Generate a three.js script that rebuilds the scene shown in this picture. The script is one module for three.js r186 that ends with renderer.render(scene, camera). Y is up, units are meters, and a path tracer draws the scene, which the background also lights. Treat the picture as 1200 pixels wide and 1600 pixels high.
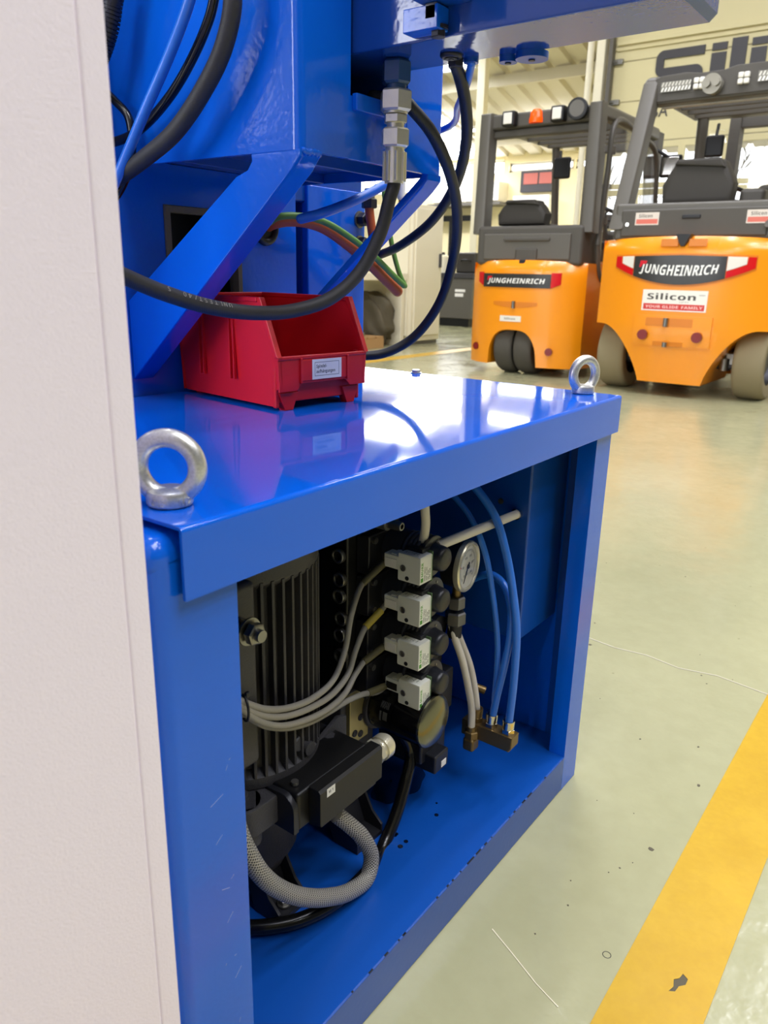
import * as THREE from 'three';
import { RoundedBoxGeometry } from 'three/addons/geometries/RoundedBoxGeometry.js';
import { mergeGeometries } from 'three/addons/utils/BufferGeometryUtils.js';
import { RectAreaLightUniformsLib } from 'three/addons/lights/RectAreaLightUniformsLib.js';
import { FontLoader } from 'three/addons/loaders/FontLoader.js';
import { TextGeometry } from 'three/addons/geometries/TextGeometry.js';

// ---------------------------------------------------------------- camera, sky, light, exposure
const scene = new THREE.Scene();
const camera = new THREE.PerspectiveCamera(67.16, 3 / 4, 0.05, 80);
camera.position.set(-0.2961, 0.7815, 0.3796);
camera.rotation.set(-0.3009, -0.9326, 0.0216, 'YXZ');
camera.focus = 0.95;
camera.userData.fStop = 11;
scene.add(camera);
const renderer = new THREE.WebGLRenderer({ antialias: true });
renderer.toneMapping = THREE.LinearToneMapping;
renderer.toneMappingExposure = 1.0;
renderer.shadowMap.enabled = true;
RectAreaLightUniformsLib.init();
const SKY = [3.0, 3.1, 3.2];            // overcast daylight outside
const LAMP = 106, LAMP_COLOR = 0xf1f3ff; // ceiling battens
const WINDOW = 11, WINDOW_COLOR = 0xf4f7ff;
scene.background = new THREE.Color().setRGB(...SKY);

// ---------------------------------------------------------------- helpers
let seed = 7;
const rnd = () => ((seed = (seed * 16807) % 2147483647) / 2147483647);
const V = (p) => new THREE.Vector3(...p);
const used = {};
const numbered = (n) => { const k = used[n] = (used[n] ?? -1) + 1; return k ? `${n}_${String(k).padStart(3, '0')}` : n; };
function clean(g) { const q = g.index ? g.toNonIndexed() : g; for (const k of Object.keys(q.attributes)) if (!['position', 'normal', 'uv'].includes(k)) q.deleteAttribute(k); q.morphAttributes = {}; return q; }
function boxUV(g) { // uv in metres by the face's main direction
  const p = g.attributes.position, n = g.attributes.normal, uv = new Float32Array(p.count * 2);
  for (let i = 0; i < p.count; i += 3) {
    let nx = 0, ny = 0, nz = 0;
    for (let k = 0; k < 3; k++) { nx += Math.abs(n.getX(i + k)); ny += Math.abs(n.getY(i + k)); nz += Math.abs(n.getZ(i + k)); }
    for (let k = 0; k < 3; k++) {
      const j = i + k, x = p.getX(j), y = p.getY(j), z = p.getZ(j);
      const [a, b] = nx >= ny && nx >= nz ? [z, y] : ny >= nz ? [x, z] : [x, y];
      uv[j * 2] = a; uv[j * 2 + 1] = b;
    }
  }
  g.setAttribute('uv', new THREE.BufferAttribute(uv, 2));
  return g;
}
function merged(list, keepUV) {
  const gs = [list].flat(9).map(clean);
  const g = gs.length > 1 ? mergeGeometries(gs) : gs[0];
  return keepUV ? g : boxUV(g);
}
function thing(name, label, category, base = [0, 0, 0], group) {
  const o = new THREE.Group(); o.name = numbered(name); o.position.set(...base); o.userData = { label, category };
  if (group) o.userData.group = group;
  scene.add(o); return o;
}
// part(): geometry in scene coordinates becomes a named mesh under its thing
function part(parent, name, geoms, mat, o = {}) {
  const m = new THREE.Mesh(merged(geoms, o.uv), mat); m.name = name;
  if (parent.isGroup) m.position.copy(parent.position).negate();
  if (o.label) m.userData.label = o.label;
  if (o.kind) m.userData.kind = o.kind;
  parent.add(m); return m;
}
function solo(name, label, category, geoms, mat, group, uv) {
  const m = new THREE.Mesh(merged(geoms, uv), mat); m.name = numbered(name); m.userData = { label, category };
  if (group) m.userData.group = group;
  scene.add(m); return m;
}
function struct(name, geoms, mat, parent = scene, uv) {
  const m = new THREE.Mesh(merged(geoms, uv), mat); m.name = name; if (parent === scene) m.userData.kind = 'structure';
  parent.add(m); return m;
}
// normals smoothed over faces that meet at less than the angle, weighted by area so that flat sheets stay flat
function toCreasedNormals(geo, angle) {
  const g = geo.index ? geo.toNonIndexed() : geo, p = g.attributes.position, n = p.count, fn = [], map = new Map(), c = Math.cos(angle);
  const a = new THREE.Vector3(), b = new THREE.Vector3(), d = new THREE.Vector3();
  for (let i = 0; i < n; i += 3) { a.fromBufferAttribute(p, i); b.fromBufferAttribute(p, i + 1).sub(a); d.fromBufferAttribute(p, i + 2).sub(a); const k = b.clone().cross(d), l = k.length(); fn.push([k.divideScalar(l || 1), l ** 1.5]); }
  const key = (i) => `${Math.round(p.getX(i) * 2e5)},${Math.round(p.getY(i) * 2e5)},${Math.round(p.getZ(i) * 2e5)}`, keys = [];
  for (let i = 0; i < n; i++) { const k = keys[i] = key(i); if (!map.has(k)) map.set(k, []); map.get(k).push((i / 3) | 0); }
  const out = new Float32Array(n * 3), s = new THREE.Vector3();
  for (let i = 0; i < n; i++) { const f = fn[(i / 3) | 0]; s.set(0, 0, 0); for (const j of map.get(keys[i])) if (fn[j][0].dot(f[0]) > c) s.addScaledVector(fn[j][0], fn[j][1]); if (s.lengthSq() < 1e-30) s.copy(f[0]); s.normalize().toArray(out, i * 3); }
  g.setAttribute('normal', new THREE.BufferAttribute(out, 3)); return g;
}
const box = (x0, x1, y0, y1, z0, z1, r = 0.0015) => new RoundedBoxGeometry(x1 - x0, y1 - y0, z1 - z0, 2, Math.min(r, (x1 - x0) / 2.1, (y1 - y0) / 2.1, (z1 - z0) / 2.1)).translate((x0 + x1) / 2, (y0 + y1) / 2, (z0 + z1) / 2);
const cbox = (c, w, h, d, r) => box(c[0] - w / 2, c[0] + w / 2, c[1] - h / 2, c[1] + h / 2, c[2] - d / 2, c[2] + d / 2, r);
const AX = { x: [1, 0, 0], y: [0, 1, 0], z: [0, 0, 1] };
const quatY = (d) => new THREE.Quaternion().setFromUnitVectors(new THREE.Vector3(0, 1, 0), V(d).normalize());
function cyl(c, axis, r, len, seg = 28, r2 = r) { // centre, axis letter or vector; r2 at the far end
  const g = new THREE.CylinderGeometry(r2, r, len, seg); const d = typeof axis === 'string' ? AX[axis] : axis;
  return g.applyQuaternion(quatY(d)).translate(...c);
}
function rod(a, b, r, seg = 14, r2 = r) { const A = V(a), B = V(b); return cyl(A.clone().add(B).multiplyScalar(.5).toArray(), B.clone().sub(A).toArray(), r, A.distanceTo(B), seg, r2); }
function lathe(c, axis, prof, seg = 40) { // prof: [radius, along]
  const g = new THREE.LatheGeometry(prof.map((p) => new THREE.Vector2(...p)), seg); const d = typeof axis === 'string' ? AX[axis] : axis;
  return toCreasedNormals(g.applyQuaternion(quatY(d)).translate(...c), 0.7);
}
function hex(c, axis, r, len, turn = 0) { // chamfered hexagon nut
  const g = mergeGeometries([new THREE.CylinderGeometry(r, r, len * .8, 6), new THREE.CylinderGeometry(r * .86, r, len * .1, 6).translate(0, len * .45, 0), new THREE.CylinderGeometry(r, r * .86, len * .1, 6).translate(0, -len * .45, 0)].map((q) => q.toNonIndexed()));
  g.computeVertexNormals(); g.rotateY(turn);
  return g.applyQuaternion(quatY(typeof axis === 'string' ? AX[axis] : axis)).translate(...c);
}
const curve = (pts) => new THREE.CatmullRomCurve3(pts.map(V), false, 'centripetal');
function tube(pts, r, n = 90, rs = 14) {
  const c = curve(pts), g = new THREE.TubeGeometry(c, n, r, rs), L = c.getLength();
  const uv = g.attributes.uv; for (let i = 0; i < uv.count; i++) uv.setXY(i, uv.getX(i) * L, uv.getY(i) * r * 6.283);
  const ends = [0, 1].map((t) => new THREE.SphereGeometry(r, rs, 6).scale(1, 1, 1).translate(...c.getPoint(t).toArray()));
  return [g, ...ends];
}
function ext(pts, depth, bevel = 0, holes = []) {
  const s = Array.isArray(pts) ? new THREE.Shape(pts.map((p) => new THREE.Vector2(...p))) : pts;
  for (const h of holes) s.holes.push(Array.isArray(h) ? new THREE.Path(h.map((p) => new THREE.Vector2(...p))) : h);
  const g = new THREE.ExtrudeGeometry(s, { depth: depth - 2 * bevel, bevelEnabled: bevel > 0, bevelSize: bevel, bevelThickness: bevel, bevelOffset: -bevel, bevelSegments: 2, curveSegments: 16 });
  return toCreasedNormals(g.translate(0, 0, bevel), 0.6);
}
const extX = (pts, x0, x1, b, holes) => ext(pts, x1 - x0, b, holes).rotateY(-Math.PI / 2).translate(x1, 0, 0);  // outline in (z, y)
const extY = (pts, y0, y1, b, holes) => ext(pts, y1 - y0, b, holes).rotateX(Math.PI / 2).translate(0, y1, 0);   // outline in (x, z)
const extZ = (pts, z0, z1, b, holes) => ext(pts, z1 - z0, b, holes).translate(0, 0, z0);                       // outline in (x, y)
const arc = (cx, cy, r, a0, a1, n = 8) => Array.from({ length: n + 1 }, (_, i) => { const a = (a0 + (a1 - a0) * i / n) * Math.PI / 180; return [cx + r * Math.cos(a), cy + r * Math.sin(a)]; });

// ---------------------------------------------------------------- textures
function grid(n) { const a = new Float32Array(n * n); for (let i = 0; i < n * n; i++) a[i] = rnd(); return a; }
function noise2(size, cells, oct = 3, gain = 0.5) { // tileable value noise, 0..1
  const out = new Float32Array(size * size); let amp = 1, tot = 0;
  for (let o = 0; o < oct; o++) {
    const n = cells << o, g = grid(n);
    for (let y = 0; y < size; y++) for (let x = 0; x < size; x++) {
      const fx = x / size * n, fy = y / size * n, ix = fx | 0, iy = fy | 0;
      let tx = fx - ix, ty = fy - iy; tx = tx * tx * (3 - 2 * tx); ty = ty * ty * (3 - 2 * ty);
      const x1 = (ix + 1) % n, y1 = (iy + 1) % n;
      out[y * size + x] += amp * ((g[iy * n + ix] * (1 - tx) + g[iy * n + x1] * tx) * (1 - ty) + (g[y1 * n + ix] * (1 - tx) + g[y1 * n + x1] * tx) * ty);
    }
    tot += amp; amp *= gain;
  }
  for (let i = 0; i < out.length; i++) out[i] /= tot;
  return out;
}
function dataTex(size, fn, srgb, metres) {
  const d = new Uint8Array(size * size * 4);
  for (let i = 0; i < size * size; i++) { const c = fn(i, i % size, (i / size) | 0); d.set(c.length ? [c[0], c[1], c[2], 255] : [c, c, c, 255], i * 4); }
  const t = new THREE.DataTexture(d, size, size); t.magFilter = THREE.LinearFilter; t.minFilter = THREE.LinearFilter; t.wrapS = t.wrapT = THREE.RepeatWrapping;
  if (srgb) t.colorSpace = THREE.SRGBColorSpace;
  t.repeat.set(1 / metres, 1 / metres); t.needsUpdate = true; return t;
}
const cl = (x) => Math.max(0, Math.min(255, x));
const peelN = noise2(256, 24, 2, .4), roughN = noise2(256, 40, 3, .6), softN = noise2(512, 6, 5, .55), fineN = noise2(512, 64, 3, .6);
const peel = dataTex(256, (i) => peelN[i] * 255, false, 0.11);
const peelCoarse = dataTex(256, (i) => peelN[i] * 255, false, 0.5);
const grit = dataTex(256, (i) => roughN[i] * 255, false, 0.06);
const floorMap = dataTex(512, (i) => { const n = softN[i] - .5, f = fineN[i] - .5, s = peelN[(i * 7 + 911) % 65536] > .93 && fineN[i] > .6 ? -40 : 0; return [cl(167 + n * 13 + f * 7 + s), cl(165 + n * 12 + f * 7 + s), cl(129 + n * 12 + f * 7 + s)]; }, true, 1.7);
const floorRough = dataTex(512, (i) => cl(46 + (softN[i] - .5) * 50 + (fineN[i] - .5) * 30), false, 1.3);
const floorBump = dataTex(512, (i) => softN[i] * 200 + fineN[i] * 24, false, .55);
const yellowMap = dataTex(512, (i) => { const n = softN[i] - .5, f = fineN[i] - .5; return [cl(194 + n * 16 + f * 8), cl(153 + n * 18 + f * 8), cl(14 + n * 24 + f * 10)]; }, true, .5);
const galvMap = dataTex(256, (i) => { const n = (roughN[i] - .5) * 60; return [cl(214 + n * .7), cl(213 + n * .7), cl(208 + n * .7)]; }, true, .05);
const braid = dataTex(64, (i, x, y) => { const a = Math.sin((x + y) / 64 * 2 * Math.PI * 4), b = Math.sin((x - y) / 64 * 2 * Math.PI * 4); return 128 + 120 * Math.max(a, b) * (a > b ? 1 : .6); }, false, 0.017);
const braidMap = dataTex(64, (i, x, y) => { const a = Math.sin((x + y) / 64 * 2 * Math.PI * 4), b = Math.sin((x - y) / 64 * 2 * Math.PI * 4), k = 92 + 100 * Math.max(a, b); return [cl(k * 1.02), cl(k), cl(k * .95)]; }, true, 0.017);
const hoseBump = dataTex(64, (i, x, y) => 128 + 100 * Math.sin((x * 2 + y) / 64 * 2 * Math.PI * 3), false, 0.012);
function canvasTex(w, h, draw) { const c = document.createElement('canvas'); c.width = w; c.height = h; draw(c.getContext('2d'), w, h); const t = new THREE.CanvasTexture(c); t.colorSpace = THREE.SRGBColorSpace; return t; }

// ---------------------------------------------------------------- materials
const S = (o) => new THREE.MeshStandardMaterial(o), P = (o) => new THREE.MeshPhysicalMaterial(o);
const M = {
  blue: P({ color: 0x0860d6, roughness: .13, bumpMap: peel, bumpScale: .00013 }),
  blueLid: P({ color: 0x0860d8, roughness: .05, bumpMap: peelCoarse, bumpScale: .000012 }),
  blueArm: P({ color: 0x17418f, roughness: .1, ior: 1.62, bumpMap: peel, bumpScale: .00008 }),
  bluePainted: P({ color: 0x2b4a74, roughness: .35 }),
  blueShaded: P({ color: 0x08499f, roughness: .32, bumpMap: peel, bumpScale: .00006 }),  // same paint as blue, darkened: the cabinet's inner shade put into the colour
  blueTube: P({ color: 0x2a72d8, roughness: .28 }),
  white: P({ color: 0xefe5f0, roughness: .42, bumpMap: grit, bumpScale: .00014 }),
  red: P({ color: 0xdc1823, roughness: .38, bumpMap: grit, bumpScale: .00003 }),
  rubber: P({ color: 0x17171a, roughness: .5, bumpMap: hoseBump, bumpScale: .00012 }),
  hose: P({ color: 0x2c2b2b, roughness: .55, bumpMap: hoseBump, bumpScale: .00008 }),
  cableBlack: P({ color: 0x0d0d0e, roughness: .22 }),
  cableGrey: P({ color: 0x8e8a80, roughness: .5, bumpMap: grit, bumpScale: .0002 }),
  cableWhite: P({ color: 0xd9d2c4, roughness: .45 }),
  orangePipe: P({ color: 0xb5532a, roughness: .45 }),
  greenCable: P({ color: 0x5d8a3a, roughness: .45 }),
  galv: S({ map: galvMap, metalness: .8, roughness: .36 }),
  zinc: S({ color: 0xe2dcc4, metalness: .65, roughness: .3, bumpMap: grit, bumpScale: .0001 }),
  yellowZinc: S({ color: 0xb8ab78, metalness: .7, roughness: .4, bumpMap: grit, bumpScale: .0001 }),
  steel: S({ color: 0x8d8b86, metalness: .9, roughness: .35 }),
  darkSteel: S({ color: 0x35353a, metalness: .6, roughness: .42 }),
  brass: S({ color: 0x7f6a44, metalness: .8, roughness: .42, bumpMap: grit, bumpScale: .00015 }),
  chrome: S({ color: 0xd8d4cc, metalness: 1, roughness: .16 }),
  motor: P({ color: 0x3d3c3f, roughness: .55, bumpMap: grit, bumpScale: .0003 }),
  black: P({ color: 0x0b0b0c, roughness: .45 }),
  blackGloss: P({ color: 0x08080a, roughness: .16 }),
  coil: P({ color: 0x383940, roughness: .28 }),
  tagYellow: P({ color: 0xb5a23c, roughness: .5 }),
  tagOlive: P({ color: 0x625c3e, roughness: .5 }),
  coilRibLit: P({ color: 0x5c5d62, roughness: .35 }),  // coil plastic made lighter, the light on the ribs put into the colour
  blackPlastic: P({ color: 0x1b1c21, roughness: .4 }),
  connector: P({ color: 0xe2e3d8, roughness: .5 }),
  braid: P({ map: braidMap, roughness: .4, metalness: .35, bumpMap: braid, bumpScale: .0008 }),
  orange: P({ color: 0xf5960f, roughness: .28, clearcoat: .4, clearcoatRoughness: .15 }),
  orangeDark: P({ color: 0xd97c14, roughness: .4 }),
  truckGreyHazed: P({ color: 0x5c5850, roughness: .42, bumpMap: grit, bumpScale: .0002 }),  // lifted to a warm grey: background haze put into the colour
  truckPanelHazed: P({ color: 0x4e4a43, roughness: .55, bumpMap: grit, bumpScale: .0003 }),  // darker trim, also lightened to carry the haze in its colour
  seat: P({ color: 0x34302a, roughness: .6 }),
  tyre: P({ color: 0x8c8062, roughness: .85, bumpMap: grit, bumpScale: .0006 }),
  tyreDark: P({ color: 0x4c4840, roughness: .85, bumpMap: grit, bumpScale: .0006 }),
  glass: P({ color: 0xffffff, transmission: 1, roughness: .02, thickness: 0 }),
  lampGlass: P({ color: 0x9a968a, roughness: .15, metalness: .4 }),
  clear: P({ color: 0xf4f4ea, transmission: .6, roughness: .15, thickness: 0 }),
  redReflector: P({ color: 0x7c1a18, roughness: .25 }),
  redLens: P({ color: 0xd0161a, roughness: .2 }),
  whiteLens: P({ color: 0xe8e4d8, roughness: .2 }),
  amber: P({ color: 0xff5a0a, roughness: .2, emissive: 0xff4a00, emissiveIntensity: .25 }),
  floor: P({ map: floorMap, roughnessMap: floorRough, roughness: 1, bumpMap: floorBump, bumpScale: .0026 }),
  yellow: P({ map: yellowMap, roughness: .42, bumpMap: floorBump, bumpScale: .0016 }),
  wallCream: P({ color: 0xe6d9ae, roughness: .7 }),
  wallWhite: P({ color: 0xcfcdc8, roughness: .8 }),
  gate: P({ color: 0xd8cd9c, roughness: .5 }),
  wallDark: P({ color: 0x5d6064, roughness: .8 }),
  addedWindow: S({ color: 0x222222, emissive: 0xf2f6ff, emissiveIntensity: 6.5, roughness: .4 }),  // panes of the added left wall windows
  windowSoft: S({ color: 0x222222, emissive: 0xeef3ff, emissiveIntensity: 2.6, roughness: .4 }),
  wallGrey: P({ color: 0x8b8d90, roughness: .8 }),
  roof: P({ color: 0xc6bea6, roughness: .6 }),
  sign: P({ color: 0x3c3a3c, roughness: .45 }),
  cream: P({ color: 0xe4dcc0, roughness: .5 }),
  wood: P({ color: 0xb08a58, roughness: .8, bumpMap: grit, bumpScale: .0005 }),
  tarp: P({ color: 0x57503e, roughness: .8 }),
  windowGlow: S({ color: 0x222222, emissive: WINDOW_COLOR, emissiveIntensity: WINDOW, roughness: .4 }),
  lampGlow: S({ color: 0xffffff, emissive: LAMP_COLOR, emissiveIntensity: 6, roughness: .5 }),
  paper: P({ color: 0xe9e6e0, roughness: .7 }),
};
const uvPlane = (w, h, map, o = {}) => P({ map, roughness: .5, ...o });

// ---------------------------------------------------------------- the hall
const floor = struct('floor', box(-8.2, 16.4, -0.2, 0, -16.2, 10.2, .001), M.floor);
// ceiling: a pitched roof of trapezoid sheets whose ribs run down the slope
const ridge = 1, ridgeY = 7.16, slope = .26;
const roofY = (x) => ridgeY - Math.abs(x - ridge) * slope;
let ceiling;
{
  const prof = [], n = 68, w = 27.2 / n;
  for (let i = 0; i < n; i++) { const z = -16.4 + i * w; prof.push([z, 0], [z + w * .62, 0], [z + w * .7, .07], [z + w * .92, .07]); }
  prof.push([10.8, 0], [10.8, .14], [-16.4, .14]);
  const sheet = (x0, x1) => { const L = Math.hypot(x1 - x0, roofY(x1) - roofY(x0)); return extX(prof, 0, L, 0).rotateZ(Math.atan2(roofY(x1) - roofY(x0), x1 - x0)).translate(x0, roofY(x0), 0); };
  ceiling = struct('ceiling', [sheet(ridge, 16.4), sheet(-8.4, ridge)], M.roof);
  for (const x of [15, 12.8, 10.6, 8.4, 6.2, 4, -2, -5]) struct('purlin', box(x - .04, x + .04, roofY(x) - .17, roofY(x) - .0, -16, 10, .004).translate(0, -.03, 0), M.roof, ceiling);
}
// walls
function wallX(name, x0, x1, z0, z1, y0, y1, openings, mat) { // a wall across x with rectangular openings [z0, z1, y0, y1]
  return struct(name, extX([[z0, y0], [z1, y0], [z1, y1], [z0, y1]], x0, x1, 0, openings.map(([a, b, c, d]) => [[a, c], [a, d], [b, d], [b, c]])), mat);
}
const farWindows = [[-13.2, -9.45, 2.6, 3.2], [-9.35, -8.62, 2.9, 3.2], [-8.5, -7.0, 2.93, 3.06 + .06], [-6.95, -6.68, 2.93, 3.12]];
wallX('wall_far', 16, 16.3, -16, -6.6, 0, 5, farWindows, M.wallCream);
const leftAndAddedWindows = [[-10.95, -9.5, 2.9, 4.4], [-9.3, -8.7, 2.7, 3.9], [-7, -5.2, 1.6, 4.3], [-4.9, -3.1, 1.6, 4.3], [-2.8, -1, 1.6, 4.3]];  // first two read from reflections on the head; others added as side light
wallX('wall_left', -8.3, -8, -16, 10, 0, 5, leftAndAddedWindows, M.wallGrey);
const doorZ = [-3.88, 0.6], doorTop = 4.3;
wallX('wall_gate', 10, 10.3, -4.05, 10, 0, 5.2, [[doorZ[0], doorZ[1], .001, doorTop]], M.wallCream);
struct('wall_return', extY([[10.02, -4.05], [10.3, -4.0], [16.3, -6.6], [16.3, -6.85]], 0, 5.2, 0), M.wallCream);
struct('wall_back', box(-8, 16, 0, 7.2, -16.3, -16, .001), M.wallGrey);
struct('wall_front', box(-8, 10, 0, 7.2, 10, 10.3, .001), M.wallDark);
struct('trim_1', [box(9.88, 10, 0, 5, -4.05, -3.94, .01), cyl([9.9, 2.5, -4.13], 'y', .04, 5, 16)], M.cream);
struct('trim_2', box(9.9, 9.99, 0, 4.4, -3.9, -3.85, .004), M.truckGreyHazed);
let wn = 0;
function windowUnit(x, dir, [z0, z1, y0, y1], bars, mat = M.windowGlow) { // frame, bars and a bright pane; dir: the side of the room
  const g = new THREE.Group(); g.name = `window_${++wn}`; g.userData.kind = 'structure'; scene.add(g);
  const f = .05, a = Math.min(x, x + dir * .04), b = Math.max(x, x + dir * .04);
  const fr = [box(a, b, y0, y0 + f, z0, z1, .004), box(a, b, y1 - f, y1, z0, z1, .004), box(a, b, y0, y1, z0, z0 + f, .004), box(a, b, y0, y1, z1 - f, z1, .004)];
  for (let i = 1; i < bars; i++) { const z = z0 + (z1 - z0) * i / bars; fr.push(box(a, b, y0, y1, z - .02, z + .02, .003)); }
  struct('window_frame', fr, M.wallWhite, g);
  struct('pane', box(x - .006 - dir * .02, x + .006 - dir * .02, y0 + .01, y1 - .01, z0 + .01, z1 - .01, .001), mat, g);
  const L = new THREE.RectAreaLight(WINDOW_COLOR, mat.emissiveIntensity * .8, z1 - z0 - .1, y1 - y0 - .1);
  L.position.set(x + dir * .06, (y0 + y1) / 2, (z0 + z1) / 2); L.lookAt(x + dir * 2, (y0 + y1) / 2, (z0 + z1) / 2); g.add(L);
}
farWindows.forEach((w, i) => windowUnit(16.1, -1, w, i ? 1 : 4));
leftAndAddedWindows.forEach((w, i) => windowUnit(-8.1, 1, w, 2, i < 2 ? M.windowSoft : M.addedWindow));
// sectional door: panels, two rows of panes, hinges
{
  const door = new THREE.Group(); door.name = 'door_1'; door.userData.kind = 'structure'; scene.add(door);
  const rows = [0.02, .45, .9, 1.36, 1.86, 2.4, 2.87, 3.32, 3.45, 3.9, 4.3];
  const panes = [[-3.83, -3.48]];
  for (let k = 0; k < 7; k++) panes.push([-3.39 + k * .52, -2.95 + k * .52]);
  for (let i = 0; i < rows.length - 1; i++) {
    const y0 = rows[i] + .006, y1 = rows[i + 1] - .006, glazed = i === 3 || i === 4;
    const holes = glazed ? panes.map(([a, b]) => [[a, y0 + .06], [a, y1 - .07], [b, y1 - .07], [b, y0 + .06]]) : [];
    const p = struct('door_panel', extX([[doorZ[0], y0], [doorZ[1], y0], [doorZ[1], y1], [doorZ[0], y1]], 10.02, 10.07, .004, holes), M.gate, door);
    if (glazed) for (const [a, b] of panes) struct('pane', box(10.04, 10.046, y0 + .05, y1 - .06, a - .01, b + .01, .001), M.glass, p);
  }
  struct('panel_rail', [box(9.985, 10.02, 3.50, 3.54, doorZ[0] + .05, doorZ[1], .003), box(9.995, 10.02, 3.44, 3.455, doorZ[0] + .05, doorZ[1], .003)], M.gate, door);
  for (const y of [1.0, 1.9, 2.42, 2.87, 3.32]) struct('hinge', [box(9.97, 10.02, y - .03, y + .03, doorZ[0] + .0, doorZ[0] + .14, .006), cyl([9.96, y, doorZ[0] + .03], 'z', .014, .1, 12)], M.steel, door);
}
// a painted over joint, a scratch and scuffs of the floor coating
{
  const line = (pts, w, m, name) => { const L = [], R = []; pts.forEach((p, i) => { const a = pts[Math.max(0, i - 1)], b = pts[Math.min(pts.length - 1, i + 1)], l = Math.hypot(b[0] - a[0], b[2] - a[2]), nx = -(b[2] - a[2]) / l * w / 2, nz = (b[0] - a[0]) / l * w / 2; L.push([p[0] + nx, p[2] + nz]); R.push([p[0] - nx, p[2] - nz]); }); struct(name, extY([...L, ...R.reverse()], 0, .0009, 0), m, floor); };
  line([[1.2609, 0.0000, -0.1969], [1.2506, 0.0000, -0.1254], [1.2599, 0.0000, -0.0573], [1.2459, 0.0000, 0.0153], [1.2633, 0.0000, 0.0881], [1.2500, 0.0000, 0.1768], [1.2433, 0.0000, 0.3016]], .0028, M.roof, 'floor_joint');
  line([[0.4076, 0.0000, 0.0401], [0.3906, 0.0000, 0.0769], [0.3702, 0.0000, 0.1191], [0.3585, 0.0000, 0.1516]], .0012, M.cream, 'floor_scratch');
  const scuff = []; for (let i = 0; i < 26; i++) { const x = .35 + rnd() * 1.5, z = .04 + rnd() * .13 - (x > 1 ? rnd() * .5 : 0), n = 4 + (rnd() * 3 | 0), r = .0006 + rnd() ** 4 * .0028; scuff.push(extY(Array.from({ length: n }, (_, k) => [x + Math.cos(k / n * 6.28) * r * (1 + rnd()), z + Math.sin(k / n * 6.28) * r * (1 + rnd())]), 0, .0005, 0)); }
  const sc = struct('floor_specks', scuff, M.tarp, floor); sc.userData.kind = 'stuff';
  const rg = [0.4598, 0.0000, 0.1683]; struct('floor_ring_mark', new THREE.TorusGeometry(.0048, .0004, 6, 26).rotateX(Math.PI / 2).scale(1, .6, 1).translate(rg[0], .0003, rg[2]), M.darkSteel, floor);
}
// trees outside the gate
function tree(x, z, h, label) {
  const t = thing('bare_tree', label, 'tree', [x, 0, z]);
  const g = [rod([x, 0, z], [x, h * .45, z], .1, 8, .06)];
  const grow = (p, d, l, r, k) => { const q = [p[0] + d[0] * l, p[1] + d[1] * l, p[2] + d[2] * l]; g.push(rod(p, q, r, 5, r * .6)); if (k) for (let i = 0; i < 3; i++) { const e = V([d[0] + (rnd() - .5) * 1.3, d[1] + (rnd() - .4) * .8, d[2] + (rnd() - .5) * 1.3]).normalize().toArray(); grow(q, e, l * .72, r * .6, k - 1); } };
  for (let i = 0; i < 4; i++) grow([x, h * (.2 + .08 * i), z], V([(rnd() - .5), .9, (rnd() - .5) * 1.6]).normalize().toArray(), h * .22, .05, 3);
  part(t, 'branches', g, M.tarp);
}
tree(22.5, -8.6, 4.4, 'bare branched tree seen outside through the left panes of the gate');
tree(17.5, -4.2, 3.8, 'bare branched tree outside, behind the gate panes beside the seat of the right forklift');
struct('ground_outside', box(10.35, 40, -.25, -.02, -20, 30, .001), M.wallWhite);
// ceiling battens
function batten(x, z, along, label, ceiling) {
  const y = roofY(x) - .32, L = 1.5;
  let t;
  if (label) t = thing('ceiling_light', label, 'lamp', [x, y, z]);
  else { t = new THREE.Group(); t.name = 'added_batten_light'; t.position.set(x, y, z); ceiling.add(t); }
  const [lx, lz] = along === 'x' ? [L / 2, .09] : [.09, L / 2];
  part(t, 'housing', box(x - lx, x + lx, y + .02, y + .08, z - lz, z + lz, .01), M.paper);
  part(t, 'diffuser', box(x - lx + .02, x + lx - .02, y, y + .025, z - lz + .015, z + lz - .015, .008), M.lampGlow);
  part(t, 'hanger', [rod([x - lx * .7, y + .07, z - lz * .7], [x - lx * .7, y + .34, z - lz * .7], .004, 6), rod([x + lx * .7, y + .07, z + lz * .7], [x + lx * .7, y + .34, z + lz * .7], .004, 6)], M.steel);
  const up = new THREE.RectAreaLight(LAMP_COLOR, LAMP * .06, lx * 2 - .06, lz * 2 - .04); up.position.set(0, .095, 0); up.rotation.x = Math.PI / 2; t.add(up);
  const light = new THREE.RectAreaLight(LAMP_COLOR, LAMP, lx * 2 - .06, lz * 2 - .04); light.position.set(0, -.012, 0); light.rotation.x = -Math.PI / 2; t.add(light);
}
batten(14.2, -6.9, 'z', 'bright ceiling batten seen through the cab of the left forklift');
batten(14, -8.9, 'z', 'bright ceiling batten seen beside the black hose under the arm');
for (const [x, z] of [[6, -3.2], [6, .5], [2.5, -3.2], [2.5, .8], [1.6, 1.8], [4.4, 1.8], [-.2, 2.2], [-.2, 3.4], [1.6, 3.4], [4.4, 3.6], [3, 5.2], [-.2, 5], [6, -8], [0, -8], [-2, .3], [-4.5, -.7], [-4.5, 1.1], [-6.4, .3], [-3.5, -3], [-6.4, -2.4], [3.5, -1.3], [3.7, -2.3]]) batten(x, z, 'x', null, ceiling);  // battens out of view, added to light the machine and forklifts
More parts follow.
